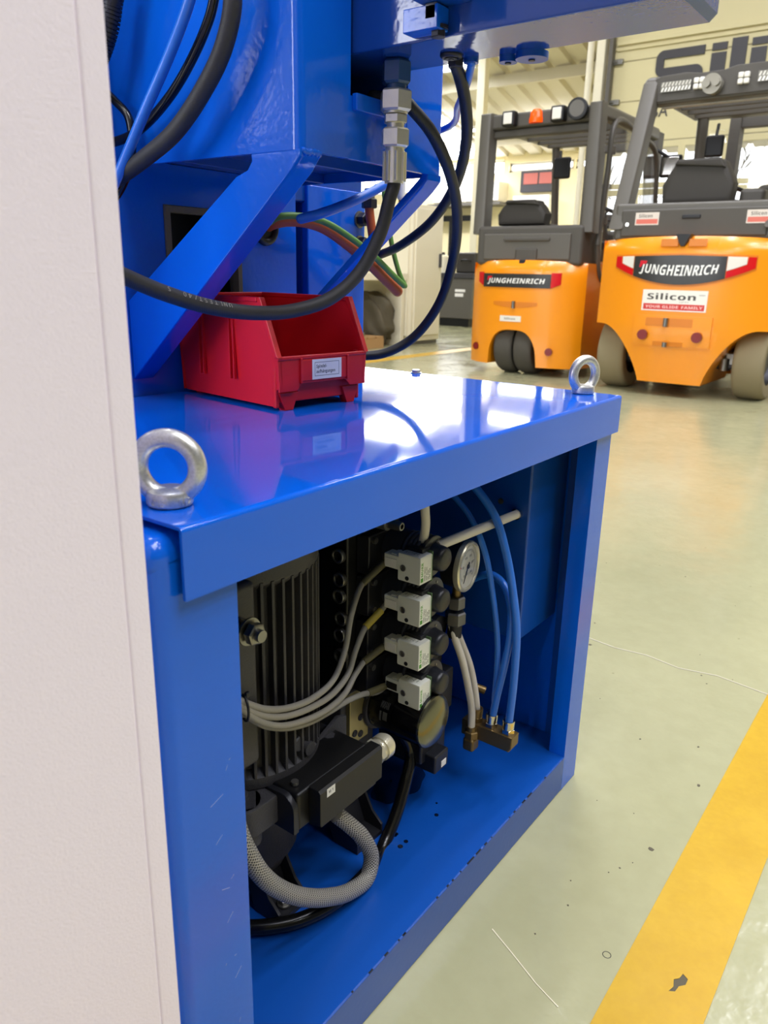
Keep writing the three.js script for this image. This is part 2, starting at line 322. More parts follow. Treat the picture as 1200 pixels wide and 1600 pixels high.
// roof lights above the far left corner of the hall
for (const [x0, x1, z0, z1] of [[13.1, 15.7, -10.5, -8.9], [10.3, 12.4, -8.6, -7.3], [7.5, 9.6, -6.7, -5.6]]) {
  const g = new THREE.Group(); g.name = `window_${++wn}`; g.userData.kind = 'structure'; scene.add(g);
  const a = -Math.atan(slope), L = Math.hypot(x1 - x0, (x1 - x0) * slope);
  const put = (q) => q.rotateZ(a).translate(x0, roofY(x0) - .03, 0);
  struct('window_frame', [put(box(0, L, -.03, .03, z0 - .05, z0, .004)), put(box(0, L, -.03, .03, z1, z1 + .05, .004)), put(box(-.05, 0, -.03, .03, z0 - .05, z1 + .05, .004)), put(box(L, L + .05, -.03, .03, z0 - .05, z1 + .05, .004))], M.wallWhite, g);
  struct('pane', put(box(0, L, -.008, .008, z0, z1, .002)), M.windowGlow, g);
  const l = new THREE.RectAreaLight(WINDOW_COLOR, WINDOW * .8, L - .1, z1 - z0 - .1); l.rotation.set(-Math.PI / 2, 0, 0); const h = new THREE.Group(); h.add(l); h.rotation.z = a; h.position.set((x0 + x1) / 2, (roofY(x0) + roofY(x1)) / 2 - .07, (z0 + z1) / 2); g.add(h);
}
// floor markings
{
  const s = thing('floor_marking', 'wide yellow line painted on the floor in front of the blue cabinet', 'floor marking', [1, 0, .237]);
  const chip = [[.478, .243], [.492, .247], [.507, .243], [.515, .25], [.528, .252], [.522, .262], [.508, .262], [.498, .254], [.484, .252]].map(([x, z]) => [.472 + (x - .503) * .68, .249 + (z - .251) * .7]);
  part(s, 'line', extY([[-2, .188], [8.5, .188], [8.5, .287], [-2, .287]], 0.0002, .0012, 0, [chip.slice().reverse()]), M.yellow);
  part(s, 'chipped_patch', extY(chip, 0.0001, .0006, 0), M.tarp, { label: 'bare brown patch where the yellow paint is chipped' });
  solo('floor_marking', 'narrow yellow line painted across the floor behind the black hose, towards the left forklift', 'floor marking', box(2, 9.5, .0002, .0014, -4.12, -3.95, .0002), M.yellow);
}
// ---------------------------------------------------------------- things at the back of the hall
// letters on the gate
{
  const t = thing('gate_lettering', 'large dark letters mounted high on the cream sectional gate', 'sign', [9.99, 2.82, -2.7]);
  const bar = (z0, z1, y0, y1, name = 'letter') => part(t, name, extX([[z0, y0], [z1, y0], [z1, y1], [z0, y1]], 9.998, 10.018, .002), M.sign);
  const Sx = -3.33, Sw = .56;
  const zz = (a) => Sx + a * Sw, r = .09;
  // S: a band of even width, round at its outer left and right corners
  const out = [[zz(1), 3.38], [zz(1), 3.285], [zz(.17), 3.285], [zz(.17), 3.19], [zz(1) - r, 3.19], ...arc(zz(1) - r, 3.19 - r, r, 90, 0), [zz(1), 2.92], ...arc(zz(1) - r, 2.92, r, 0, -90), [zz(0), 2.83], [zz(0), 2.925], [zz(.83), 2.925], [zz(.83), 3.095], [zz(0) + r, 3.095], ...arc(zz(0) + r, 3.095 + r, r, 270, 180), [zz(0), 3.29], ...arc(zz(0) + r, 3.29, r, 180, 90)];
  part(t, 'letter', extX(out, 9.998, 10.018, .002), M.sign);
  for (const z0 of [-2.69, -2.26]) { const g = [[z0, 2.83, 3.28], [z0, 3.305, 3.38]].map(([z, a, b]) => extX([[z, a], [z + .165, a], [z + .165, b], [z, b]], 9.998, 10.018, .002)); part(t, 'letter', g, M.sign); }
  bar(-2.475, -2.31, 2.83, 3.405);
  const font = await new FontLoader().loadAsync('fonts/droid/droid_sans_regular.typeface.json');
  const tg = new TextGeometry('SA', { font, size: .13, depth: .008, curveSegments: 4 }); tg.rotateY(-Math.PI / 2);
  part(t, 'small_letters', tg.translate(10.018, 2.665, -3.33), M.sign);
}
// tall cream cabinet by the workbench
{
  const t = thing('control_cabinet', 'tall cream steel cabinet standing beside the workbench at the back', 'cabinet', [7.3, 0, -4.95]);
  part(t, 'body', box(7.0, 7.6, .04, 1.5, -5.3, -4.72, .01), M.cream);
  part(t, 'plinth', box(7.02, 7.58, 0, .05, -5.28, -4.74, .004), M.truckGreyHazed);
  const d = part(t, 'door', box(7.04, 7.56, .1, 1.46, -4.725, -4.7, .006), M.cream); part(d, 'handle', box(7.5, 7.53, .85, 1.0, -4.7, -4.675, .005), M.sign);
  part(t, 'front_panel', box(6.975, 7.0, .1, 1.46, -5.26, -4.76, .006), M.cream);
  part(t, 'vent', [0, 1, 2].map((i) => box(6.972, 6.98, 1.3 + i * .05, 1.325 + i * .05, -5.15, -4.85, .003)), M.sign);
}
// workbench with a pallet and a covered load under it
{
  const t = thing('workbench', 'cream workbench with a thick top behind the blue machine column', 'workbench', [6.5, 0, -5.2]);
  part(t, 'top', box(5.6, 6.96, .7, .78, -5.7, -4.75, .01), M.cream);
  part(t, 'side_panel', box(6.9, 6.96, 0, .7, -5.6, -4.78, .006), M.cream);
  for (const z of [-5.6, -4.82]) part(t, 'leg', box(5.64, 5.7, 0, .7, z - .03, z + .03, .005), M.cream);
  const p = thing('pallet', 'worn wooden pallet on the floor under the workbench', 'pallet', [6.2, 0, -5.1]);
  for (const z of [-5.45, -5.1, -4.8]) part(p, 'block', box(5.85, 6.55, .0, .1, z - .05, z + .05, .004), M.wood);
  for (let i = 0; i < 5; i++) part(p, 'board', box(5.85 + i * .145, 5.96 + i * .145, .1, .125, -5.5, -4.75, .003), M.wood);
  const rack = thing('crate_frame', 'light metal frame standing on the pallet under the workbench', 'frame', [6.1, .125, -4.95]);
  for (const x of [5.95, 6.2]) part(rack, 'upright', rod([x, .126, -4.85], [x - .05, .55, -4.85], .018, 10), M.cream);
  part(rack, 'base', box(5.9, 6.3, .126, .17, -5.2, -4.82, .005), M.steel);
  const g = new THREE.SphereGeometry(1, 28, 18), a = g.attributes.position;
  for (let i = 0; i < a.count; i++) { const v = V([a.getX(i), a.getY(i), a.getZ(i)]), k = 1 + .08 * Math.sin(v.x * 9 + v.y * 5) + .07 * Math.sin(v.z * 11 + v.y * 8); a.setXYZ(i, Math.sign(v.x) * Math.abs(v.x) ** .7 * k * .17, Math.sign(v.y) * Math.abs(v.y) ** .7 * k * .27, Math.sign(v.z) * Math.abs(v.z) ** .7 * k * .3); }
  g.computeVertexNormals();
  solo('covered_load', 'dark brown covered load on the floor between pallet and cream cabinet', 'cover', g.translate(6.72, .29, -5.1), M.tarp);
}
// battery charger box and what stands on it
{
  const t = thing('battery_charger', 'low dark grey charger cabinet with a red badge beside the left forklift', 'charger', [10.4, 0, -6.4]);
  part(t, 'body', box(10.3, 10.9, .12, .72, -6.9, -5.9, .012), M.truckGreyHazed);
  part(t, 'base', box(10.32, 10.88, 0, .12, -6.85, -5.95, .005), M.black);
  part(t, 'top_rim', box(10.28, 10.92, .72, .8, -6.92, -5.88, .01), M.sign);
  part(t, 'badge', cyl([10.297, .5, -6.38], 'x', .035, .006, 20).scale(1, 1, 1), M.redLens, { label: 'small round red badge' });
  part(t, 'print', [0, 1].map((i) => box(10.294, 10.3, .52 - i * .07, .56 - i * .06, -6.2, -6.02 - i * .03, .002)), M.paper);
  const u = thing('tool_case', 'black case lying on top of the dark grey charger cabinet', 'case', [10.5, .8, -6.1]);
  part(u, 'shell', box(10.36, 10.8, .8, 1.1, -6.25, -5.9, .03), M.seat); part(u, 'handle', tube([[10.35, .98, -6.15], [10.31, .99, -6.1], [10.31, .99, -6.03], [10.35, .98, -5.98]], .012, 20, 8), M.black);
  const w = thing('white_canister', 'small white and grey canister beside the black case on the charger cabinet', 'canister', [10.5, .8, -6.6]);
  part(w, 'body', lathe([10.5, .8, -6.6], 'y', [[0, 0], [.13, 0], [.13, .22], [.1, .26], [.05, .27], [0, .27]]), M.cream); part(w, 'cap', cyl([10.5, 1.08, -6.6], 'y', .05, .05), M.sign);
}
// far wall fittings
{
  const r = thing('wall_rack', 'tall black frame standing against the far cream wall', 'rack', [15.9, 0, -10]);
  for (const z of [-10.35, -9.75, -9.15]) part(r, 'post', box(15.7, 15.8, .3, 2.0, z - .05, z + .05, .006), M.black);
  for (const y of [1.0, 2.0]) part(r, 'rail', box(15.72, 15.78, y - .06, y + .06, -10.4, -9.1, .005), M.black);
  const c = thing('wall_cabinet', 'long white cupboard hung on the far wall left of the left forklift', 'cabinet', [15.9, 2.3, -9.2]);
  part(c, 'body', box(15.6, 16, 2.32, 2.72, -10.2, -8.5, .01), M.cream);
  for (const z of [-10.18, -9.32]) part(c, 'door', box(15.58, 15.6, 2.34, 2.7, z, z + .82, .005), M.paper);
  part(c, 'shelf', box(15.5, 16, 2.24, 2.3, -10.3, -8.4, .005), M.truckGreyHazed);
  const d = thing('display_board', 'dark framed board with two red fields, seen through the left forklift cab', 'display', [15.95, 2.5, -7.7]);
  part(d, 'frame', box(15.9, 16, 2.5, 2.93, -8.15, -7.32, .01), M.sign);
  for (const z of [-8.07, -7.7]) part(d, 'field', box(15.885, 15.91, 2.66, 2.88, z, z + .33, .004), P({ color: 0xb5645a, roughness: .6 }));
  const a = thing('wall_unit', 'white wall unit with two grey windows below the display board', 'cabinet', [15.9, 2.1, -7.8]);
  part(a, 'body', box(15.7, 16, 1.95, 2.42, -8.2, -7.35, .01), M.paper);
  for (const z of [-8.12, -7.72]) part(a, 'grey_window', box(15.685, 15.71, 2.1, 2.34, z, z + .3, .005), M.wallWhite);
  const p = thing('steel_column', 'slim cream steel column between floor and roof, left of the left forklift', 'column', [12, 0, -6.9]);
  part(p, 'shaft', box(11.93, 12.07, 0, 4.28, -6.97, -6.83, .01), M.cream); part(p, 'foot_plate', box(11.85, 12.15, 0, .02, -7.05, -6.75, .003), M.cream);
}
// ---------------------------------------------------------------- forklifts (rear towards the camera: local x forward, z to the right of the picture)
function surfGrid(nu, nv, f) { // f(u, v) -> point, with uv 0..1
  const p = [], uv = [], ix = [];
  for (let j = 0; j <= nv; j++) for (let i = 0; i <= nu; i++) { p.push(...f(i / nu, j / nv)); uv.push(i / nu, j / nv); }
  for (let j = 0; j < nv; j++) for (let i = 0; i < nu; i++) { const a = j * (nu + 1) + i, b = a + 1, c = a + nu + 1, d = c + 1; ix.push(a, b, d, a, d, c); }
  const g = new THREE.BufferGeometry(); g.setAttribute('position', new THREE.Float32BufferAttribute(p, 3)); g.setAttribute('uv', new THREE.Float32BufferAttribute(uv, 2)); g.setIndex(ix); g.computeVertexNormals(); return g.toNonIndexed();
}
function counterweight(zs, bot, top, xr, xf) { // closed shell swept over z: rear surface xr(z, y), front plane xf
  const n = zs.length - 1, at = (u) => zs[Math.round(u * n)];
  const lip = .025;
  const rear = surfGrid(n, 14, (u, v) => { const z = at(u), y = bot(z) + (top(z) - bot(z)) * v, e = Math.min(1, (1 - v) * 7, 1), q = lip * (1 - Math.sqrt(1 - (1 - e) ** 2)); return [xr(z, y) + q * 2, y, z]; });
  const cap = (h) => surfGrid(n, 3, (u, v) => { const z = at(u), y = h(z); return [xr(z, y) + (h === top ? lip * 2 : 0) + (xf - xr(z, y) - (h === top ? lip * 2 : 0)) * v, y, z]; });
  const side = (z) => surfGrid(3, 8, (u, v) => { const y = bot(z) + (top(z) - bot(z)) * v; return [xr(z, y) + (xf - xr(z, y)) * u, y, z]; });
  const front = surfGrid(n, 1, (u, v) => { const z = at(u); return [xf, bot(z) + (top(z) - bot(z)) * v, z]; });
  return [rear, cap(bot), cap(top), side(zs[0]), side(zs[n]), front];
}
function patch(xr, z0, z1, yb, yt, off, n = 30) { // thin curved plate lying on the rear surface: front face with uv, closed rim
  const F = (u, v) => { const z = z0 + (z1 - z0) * u, y = yb(u) + (yt(u) - yb(u)) * v; return [z, y]; };
  const front = surfGrid(n, 6, (u, v) => { const [z, y] = F(u, v); return [xr(z, y) - off, y, z]; });
  const rim = [[0, 0, 1, 0], [0, 1, 1, 1], [0, 0, 0, 1], [1, 0, 1, 1]].map(([a, b, c, d]) => surfGrid(n, 1, (u, v) => { const [z, y] = F(a + (c - a) * u, b + (d - b) * u); return [xr(z, y) - off * (1 - v) + .004 * v, y, z]; }));
  return [front, ...rim];
}
function tyre(c, r, w, hub) { const b = .03; return lathe(c, 'z', [[hub, -w / 2 + .01], [r - b, -w / 2], [r - b * .4, -w / 2 + b * .25], [r, -w / 2 + b], [r + .004, 0], [r, w / 2 - b], [r - b * .4, w / 2 - b * .25], [r - b, w / 2], [hub, w / 2 - .01]], 48); }
function rim(c, r, w) { return lathe(c, 'z', [[0, -w / 2 + .03], [r * .5, -w / 2 + .03], [r * .6, -w / 2 + .05], [r * .9, -w / 2 + .05], [r, -w / 2 + .012], [r, w / 2 - .012], [r * .9, w / 2 - .05], [r * .6, w / 2 - .05], [r * .5, w / 2 - .03], [0, w / 2 - .03]], 32); }
const maker = (ctx, w, h) => {
  ctx.fillStyle = '#33322f'; ctx.fillRect(0, 0, w, h);
  ctx.save(); ctx.transform(1, 0, -.22, 1, h * .13, 0); ctx.textBaseline = 'middle';
  ctx.fillStyle = '#f2f0ea'; ctx.font = `bold ${h * .5}px sans-serif`;
  const word = 'JUNGHEINRICH', tw = ctx.measureText(word).width, k = w * .84 / tw; ctx.translate(w * .09, h * .52); ctx.scale(k, 1); ctx.fillText(word, 0, 0);
  ctx.restore();
  ctx.fillStyle = '#cf2030'; ctx.beginPath(); ctx.moveTo(w * .075, h * .2); ctx.lineTo(w * .155, h * .2); ctx.lineTo(w * .143, h * .34); ctx.lineTo(w * .105, h * .36); ctx.lineTo(w * .085, h * .5); ctx.lineTo(w * .065, h * .5); ctx.closePath(); ctx.fill();
};
const makerTex = canvasTex(768, 160, maker);
const stickerTex = canvasTex(512, 256, (ctx, w, h) => {
  ctx.fillStyle = '#ece8de'; ctx.fillRect(0, 0, w, h);
  ctx.fillStyle = '#45403c'; ctx.font = 'bold 118px sans-serif'; ctx.textBaseline = 'alphabetic';
  ctx.save(); const tw = ctx.measureText('Silicon').width; ctx.translate(34, 118); ctx.scale(400 / tw, .86); ctx.fillText('Silicon', 0, 0); ctx.restore();
  ctx.font = '22px sans-serif'; ctx.fillText('sales', 446, 60); ctx.fillText('s a l e s', 300, 148);
  ctx.fillStyle = '#cf3630'; ctx.fillRect(14, 168, w - 28, 74);
  ctx.fillStyle = '#f0c8c0'; ctx.font = 'bold 46px sans-serif'; ctx.fillText('YOUR GLIDE', 32, 222); ctx.fillText('FAMILY', 318, 222);
});
const smallSticker = canvasTex(128, 64, (ctx, w, h) => { ctx.fillStyle = '#dcd2c6'; ctx.fillRect(0, 0, w, h); ctx.fillStyle = '#6a625a'; ctx.font = 'bold 24px sans-serif'; ctx.fillText('Silicon', 18, 26); ctx.fillStyle = '#d8705f'; ctx.fillRect(6, 34, w - 12, 24); });
const plateTex = canvasTex(128, 40, (ctx, w, h) => { ctx.fillStyle = '#e8e2d4'; ctx.fillRect(0, 0, w, h); ctx.fillStyle = '#77716a'; ctx.font = 'bold 22px sans-serif'; ctx.fillText('Silicon', 26, 28); });
const ledTex = canvasTex(256, 64, (ctx, w, h) => { ctx.fillStyle = '#7d7a70'; ctx.fillRect(0, 0, w, h); for (let k = 0; k < 9; k++) for (let j = 0; j < 2; j++) { ctx.fillStyle = j ? '#f2efe4' : '#cdc9bb'; ctx.beginPath(); ctx.moveTo(k * 29 + 4, j * 32 + 28); ctx.lineTo(k * 29 + 16, j * 32 + 3); ctx.lineTo(k * 29 + 26, j * 32 + 3); ctx.lineTo(k * 29 + 14, j * 32 + 28); ctx.fill(); } });
const M2 = { maker: uvPlane(1, 1, makerTex, { roughness: .25 }), sticker: uvPlane(1, 1, stickerTex), small: uvPlane(1, 1, smallSticker), plate: uvPlane(1, 1, plateTex), led: uvPlane(1, 1, ledTex, { metalness: .3, roughness: .25 }) };
const UV = { uv: true };
function seatParts(t, x, y, z, w, h) {
  const back = [[-w * .5, 0], [w * .5, 0], [w * .52, h * .45], [w * .42, h * .78], ...arc(w * .3, h * .86, h * .14, 10, 90, 4), ...arc(-w * .3, h * .86, h * .14, 90, 170, 4), [-w * .42, h * .78], [-w * .52, h * .45]];
  const b = part(t, 'backrest', extX(back.map(([a, c]) => [z + a, y + .1 + c]), x, x + .14, .035), M.seat);
  part(b, 'head_pad', extX(back.slice(3, -2).map(([a, c]) => [z + a * .9, y + .1 + c * 1.02 - .0]), x - .025, x + .03, .012), M.seat);
  part(t, 'seat_cushion', box(x + .05, x + .52, y - .02, y + .12, z - w / 2, z + w / 2, .05), M.seat);
}
function wheelParts(t, x, y, z) {
  const g = new THREE.TorusGeometry(.16, .016, 10, 36).rotateX(Math.PI / 2).rotateZ(-.45).translate(x, y, z);
  const w = part(t, 'steering_wheel', [g, ...[0, 2.1, 4.2].map((a) => rod([x, y - .01, z], [x + Math.cos(a) * .145, y + Math.cos(a) * .07 - .0, z + Math.sin(a) * .16], .011, 8)), cyl([x, y, z], 'y', .045, .05, 20)], M.black);
  part(w, 'column', rod([x, y, z], [x + .25, y - .4, z], .04, 14), M.truckGreyHazed);
}
function mastParts(t, x, half, h) {
  for (const s of [-1, 1]) part(t, 'mast_rail', box(x, x + .14, .12, h, s * half - .045, s * half + .045, .006).translate(0, 0, t.position.z), M.truckPanelHazed);
  const zc = t.position.z;
  for (const y of [.5, 1.3, h - .08]) part(t, 'mast_crossbar', box(x + .03, x + .11, y - .06, y + .06, zc - half, zc + half, .006), M.truckPanelHazed);
  for (const s of [-1, 1]) part(t, 'fork', extZ([[x + .2, .08], [x + 1.25, .09], [x + 1.25, .1], [x + .25, .13], [x + .25, .7], [x + .2, .7]], zc + s * .26 - .05, zc + s * .26 + .05, .003), M.darkSteel);
  part(t, 'fork_carriage', [box(x + .15, x + .2, .3, .36, zc - half - .15, zc + half + .15, .004), box(x + .15, x + .2, .62, .68, zc - half - .15, zc + half + .15, .004)], M.darkSteel);
}
function linspace(a, b, n) { return Array.from({ length: n + 1 }, (_, i) => a + (b - a) * i / n); }

// left forklift: three-wheeler with twin rear tyres
{
  const zc = -2.6, X = 5.45, t = thing('forklift', 'smaller orange forklift with twin rear tyres under an arch and an orange roof beacon', 'forklift', [X, 0, zc], undefined);
  const hw = .5, xr = (z, y) => X + .16 * Math.abs((z - zc) / hw) ** 3.2 + .05 * Math.max(0, .3 - y) ;
  const w0 = -.26, w1 = .19;
  const bot = (z) => { const s = z - zc; if (s > w0 && s < w1) { const m = (w0 + w1) / 2, q = Math.abs((s - m) / ((w1 - w0) / 2)); return .09 + .27 * (1 - q ** 3.2) ** .5; } return .075; };
  const top = (z) => .9 - .02 * Math.abs((z - zc) / hw) ** 2;
  const zs = [...linspace(-hw, w0 - .001, 14), ...linspace(w0, w1, 40), ...linspace(w1 + .001, hw, 16)].map((s) => zc + s);
  part(t, 'counterweight', counterweight(zs, bot, top, xr, X + .75), M.orange);
  const band = (a, b, y0, y1, off, mat, name) => part(t, name, patch(xr, zc + a, zc + b, () => y0, () => y1, off), mat, UV);
  band(-.34, .265, .69, .795, .008, M2.maker, 'name_band');
  part(t, 'tail_lamp', patch(xr, zc - .405, zc - .345, (u) => .70 + .03 * (1 - u), () => .805, .01, 6), M.redLens, UV); part(t, 'tail_lamp', patch(xr, zc + .27, zc + .34, (u) => .69 + .03 * u, () => .805, .01, 6), M.redLens, UV);
  part(t, 'tow_recess', patch(xr, zc - .22, zc + .17, (u) => .555 - .02 * Math.sin(u * 3.14), () => .58, .003), M.orangeDark, UV);
  part(t, 'tow_pin', rod([X - .012, .53, zc - .03], [X - .012, .585, zc - .03], .014, 10), M.steel);
  part(t, 'number_plate', patch(xr, zc - .15, zc + .04, () => .425, () => .47, .003), M2.plate, UV);
  for (const s of [-.4, .29]) { const z = zc + s; part(t, 'reflector', cyl([xr(z, .2) - .004, .205, z], [-1, 0, s * .5], .03, .024, 20), M.redReflector); }
  for (const s of [-.1, .08]) { const w = part(t, 'rear_tyre', tyre([X + .24, .215, zc - .035 + s], .215, .165, .13), M.tyreDark); part(w, 'rim', rim([X + .24, .215, zc - .035 + s], .13, .16), M.darkSteel); }
  // hood above the counterweight, with a pressed panel and a grip
  const hood = part(t, 'hood', box(X + .1, X + .5, .86, 1.16, zc - .46, zc + .46, .03), M.truckPanelHazed);
  part(hood, 'hood_panel', box(X + .085, X + .12, .9, 1.1, zc - .39, zc + .37, .012), M.truckGreyHazed);
  part(hood, 'hood_grip', [box(X + .07, X + .1, 1.04, 1.07, zc - .2, zc + .2, .01), box(X + .066, X + .1, .885, .99, zc - .09, zc + .1, .03)], M.truckPanelHazed);
  part(hood, 'latch', [box(X + .02, X + .1, .84, .9, zc - .025, zc + .025, .01)], M.black);
  part(t, 'chassis', [box(X + .5, X + 1.75, .12, .62, zc - .48, zc + .48, .03), box(X + .5, X + 1.0, .6, .9, zc - .48, zc + .48, .03)], M.orangeDark);
  part(t, 'step', box(X + 1.05, X + 1.5, .3, .36, zc - .53, zc + .53, .01), M.truckGreyHazed);
  for (const s of [-1, 1]) { const w = part(t, 'front_tyre', tyre([X + 1.62, .29, zc + s * .44], .29, .18, .17), M.tyreDark); part(w, 'rim', rim([X + 1.62, .29, zc + s * .44], .17, .17), M.darkSteel); }
  // guard
  for (const s of [-1, 1]) {
    part(t, 'rear_pillar', extX([[zc + s * .47 - .055, 1.1], [zc + s * .47 + .055, 1.1], [zc + s * .455 + .05, 2.0], [zc + s * .455 - .05, 2.0]], X + .12, X + .26, .025), M.truckGreyHazed);
    part(t, 'front_pillar', rod([X + 1.62, .62, zc + s * .46], [X + 1.35, 1.98, zc + s * .42], .035, 12), M.truckGreyHazed);
    part(t, 'roof_rail', box(X + .14, X + 1.42, 1.9, 2.0, zc + s * .455 - .05, zc + s * .455 + .05, .03), M.truckGreyHazed);
  }
  part(t, 'rear_roof_beam', [box(X + .16, X + .26, 1.88, 1.99, zc - .45, zc + .45, .02), box(X + .19, X + .27, 1.82, 1.88, zc - .43, zc + .43, .015)], M.truckPanelHazed);
  part(t, 'front_roof_beam', box(X + 1.32, X + 1.42, 1.9, 1.98, zc - .45, zc + .45, .02), M.truckGreyHazed);
  for (let k = 0; k < 5; k++) part(t, 'roof_bar', box(X + .4 + k * .2, X + .43 + k * .2, 1.88, 1.96, zc - .43, zc + .43, .006), M.truckGreyHazed);
  for (const s of [-.24, .17]) { const l = part(t, 'work_lamp', box(X + .09, X + .16, 1.885, 1.995, zc + s - .055, zc + s + .055, .015), M.black); part(l, 'lens', box(X + .082, X + .095, 1.9, 1.98, zc + s - .036, zc + s + .036, .008), M.whiteLens); }
  part(t, 'beacon', lathe([X + .16, 1.9, zc - .03], 'y', [[0, 0], [.055, 0], [.055, .03], [.05, .04], [.046, .075], [.03, .095], [0, .1]]), M.amber);
  const sp = part(t, 'horn_lamp', lathe([X + .11, 1.955, zc + .33], [-1, 0, .1], [[0, -.06], [.06, -.05], [.075, 0], [.075, .03], [.06, .036], [0, .03]]), M.black); part(sp, 'grille', cyl([X + .075, 1.955, zc + .334], [-1, 0, .1], .056, .01), M.truckGreyHazed);
  seatParts(t, X + .2, 1.07, zc - .13, .42, .185);
  wheelParts(t, X + 1.15, 1.28, zc + .16);
  part(t, 'dashboard', box(X + 1.35, X + 1.6, .8, 1.18, zc - .36, zc + .36, .05), M.truckPanelHazed);
  const mir = part(t, 'rear_mirror', [box(X + 1.2, X + 1.24, 1.62, 1.8, zc - .36, zc - .2, .02), rod([X + 1.3, 1.86, zc - .34], [X + 1.22, 1.75, zc - .3], .012, 8)], M.black);
  // side door: a rounded tube frame with a pane on the near side
  {
    const zz = zc + .5, pts = [[X + .3, 1.02], [X + .36, 1.55], [X + .42, 1.9], [X + .95, 1.88], [X + 1.36, 1.8], [X + 1.5, 1.4], [X + 1.56, 1.0], [X + 1.45, .72], [X + 1.0, .7], [X + .6, .72], [X + .38, .8], [X + .3, 1.02]];
    const d = part(t, 'door_frame', tube(pts.map(([x, y]) => [x, y, zz]), .022, 90, 10), M.truckGreyHazed);
    part(d, 'door_pane', extZ(pts.slice(0, -1).map(([x, y]) => [X + .9 + (x - X - .9) * .98, 1.3 + (y - 1.3) * .98]), zz - .003, zz + .003), M.glass);
    part(d, 'hinge', cyl([X + .37, 1.2, zz], 'y', .03, .05, 10), M.truckGreyHazed); part(d, 'hinge', cyl([X + .4, 1.7, zz], 'y', .03, .05, 10), M.truckGreyHazed);
  }
  const sm = part(t, 'side_mirror', [box(X + 1.5, X + 1.56, 1.62, 1.8, zc + .5, zc + .68, .02), rod([X + 1.45, 1.86, zc + .44], [X + 1.52, 1.76, zc + .6], .014, 8)], M.black); part(sm, 'mirror_glass', box(X + 1.493, X + 1.5, 1.64, 1.78, zc + .52, zc + .66, .003), M.chrome);
  part(t, 'control_arm', [box(X + .8, X + 1.2, 1.0, 1.08, zc + .28, zc + .36, .03), box(X + 1.1, X + 1.22, 1.05, 1.2, zc + .3, zc + .38, .03)], M.black);
  mastParts(t, X + 1.85, .3, 2.05);
}
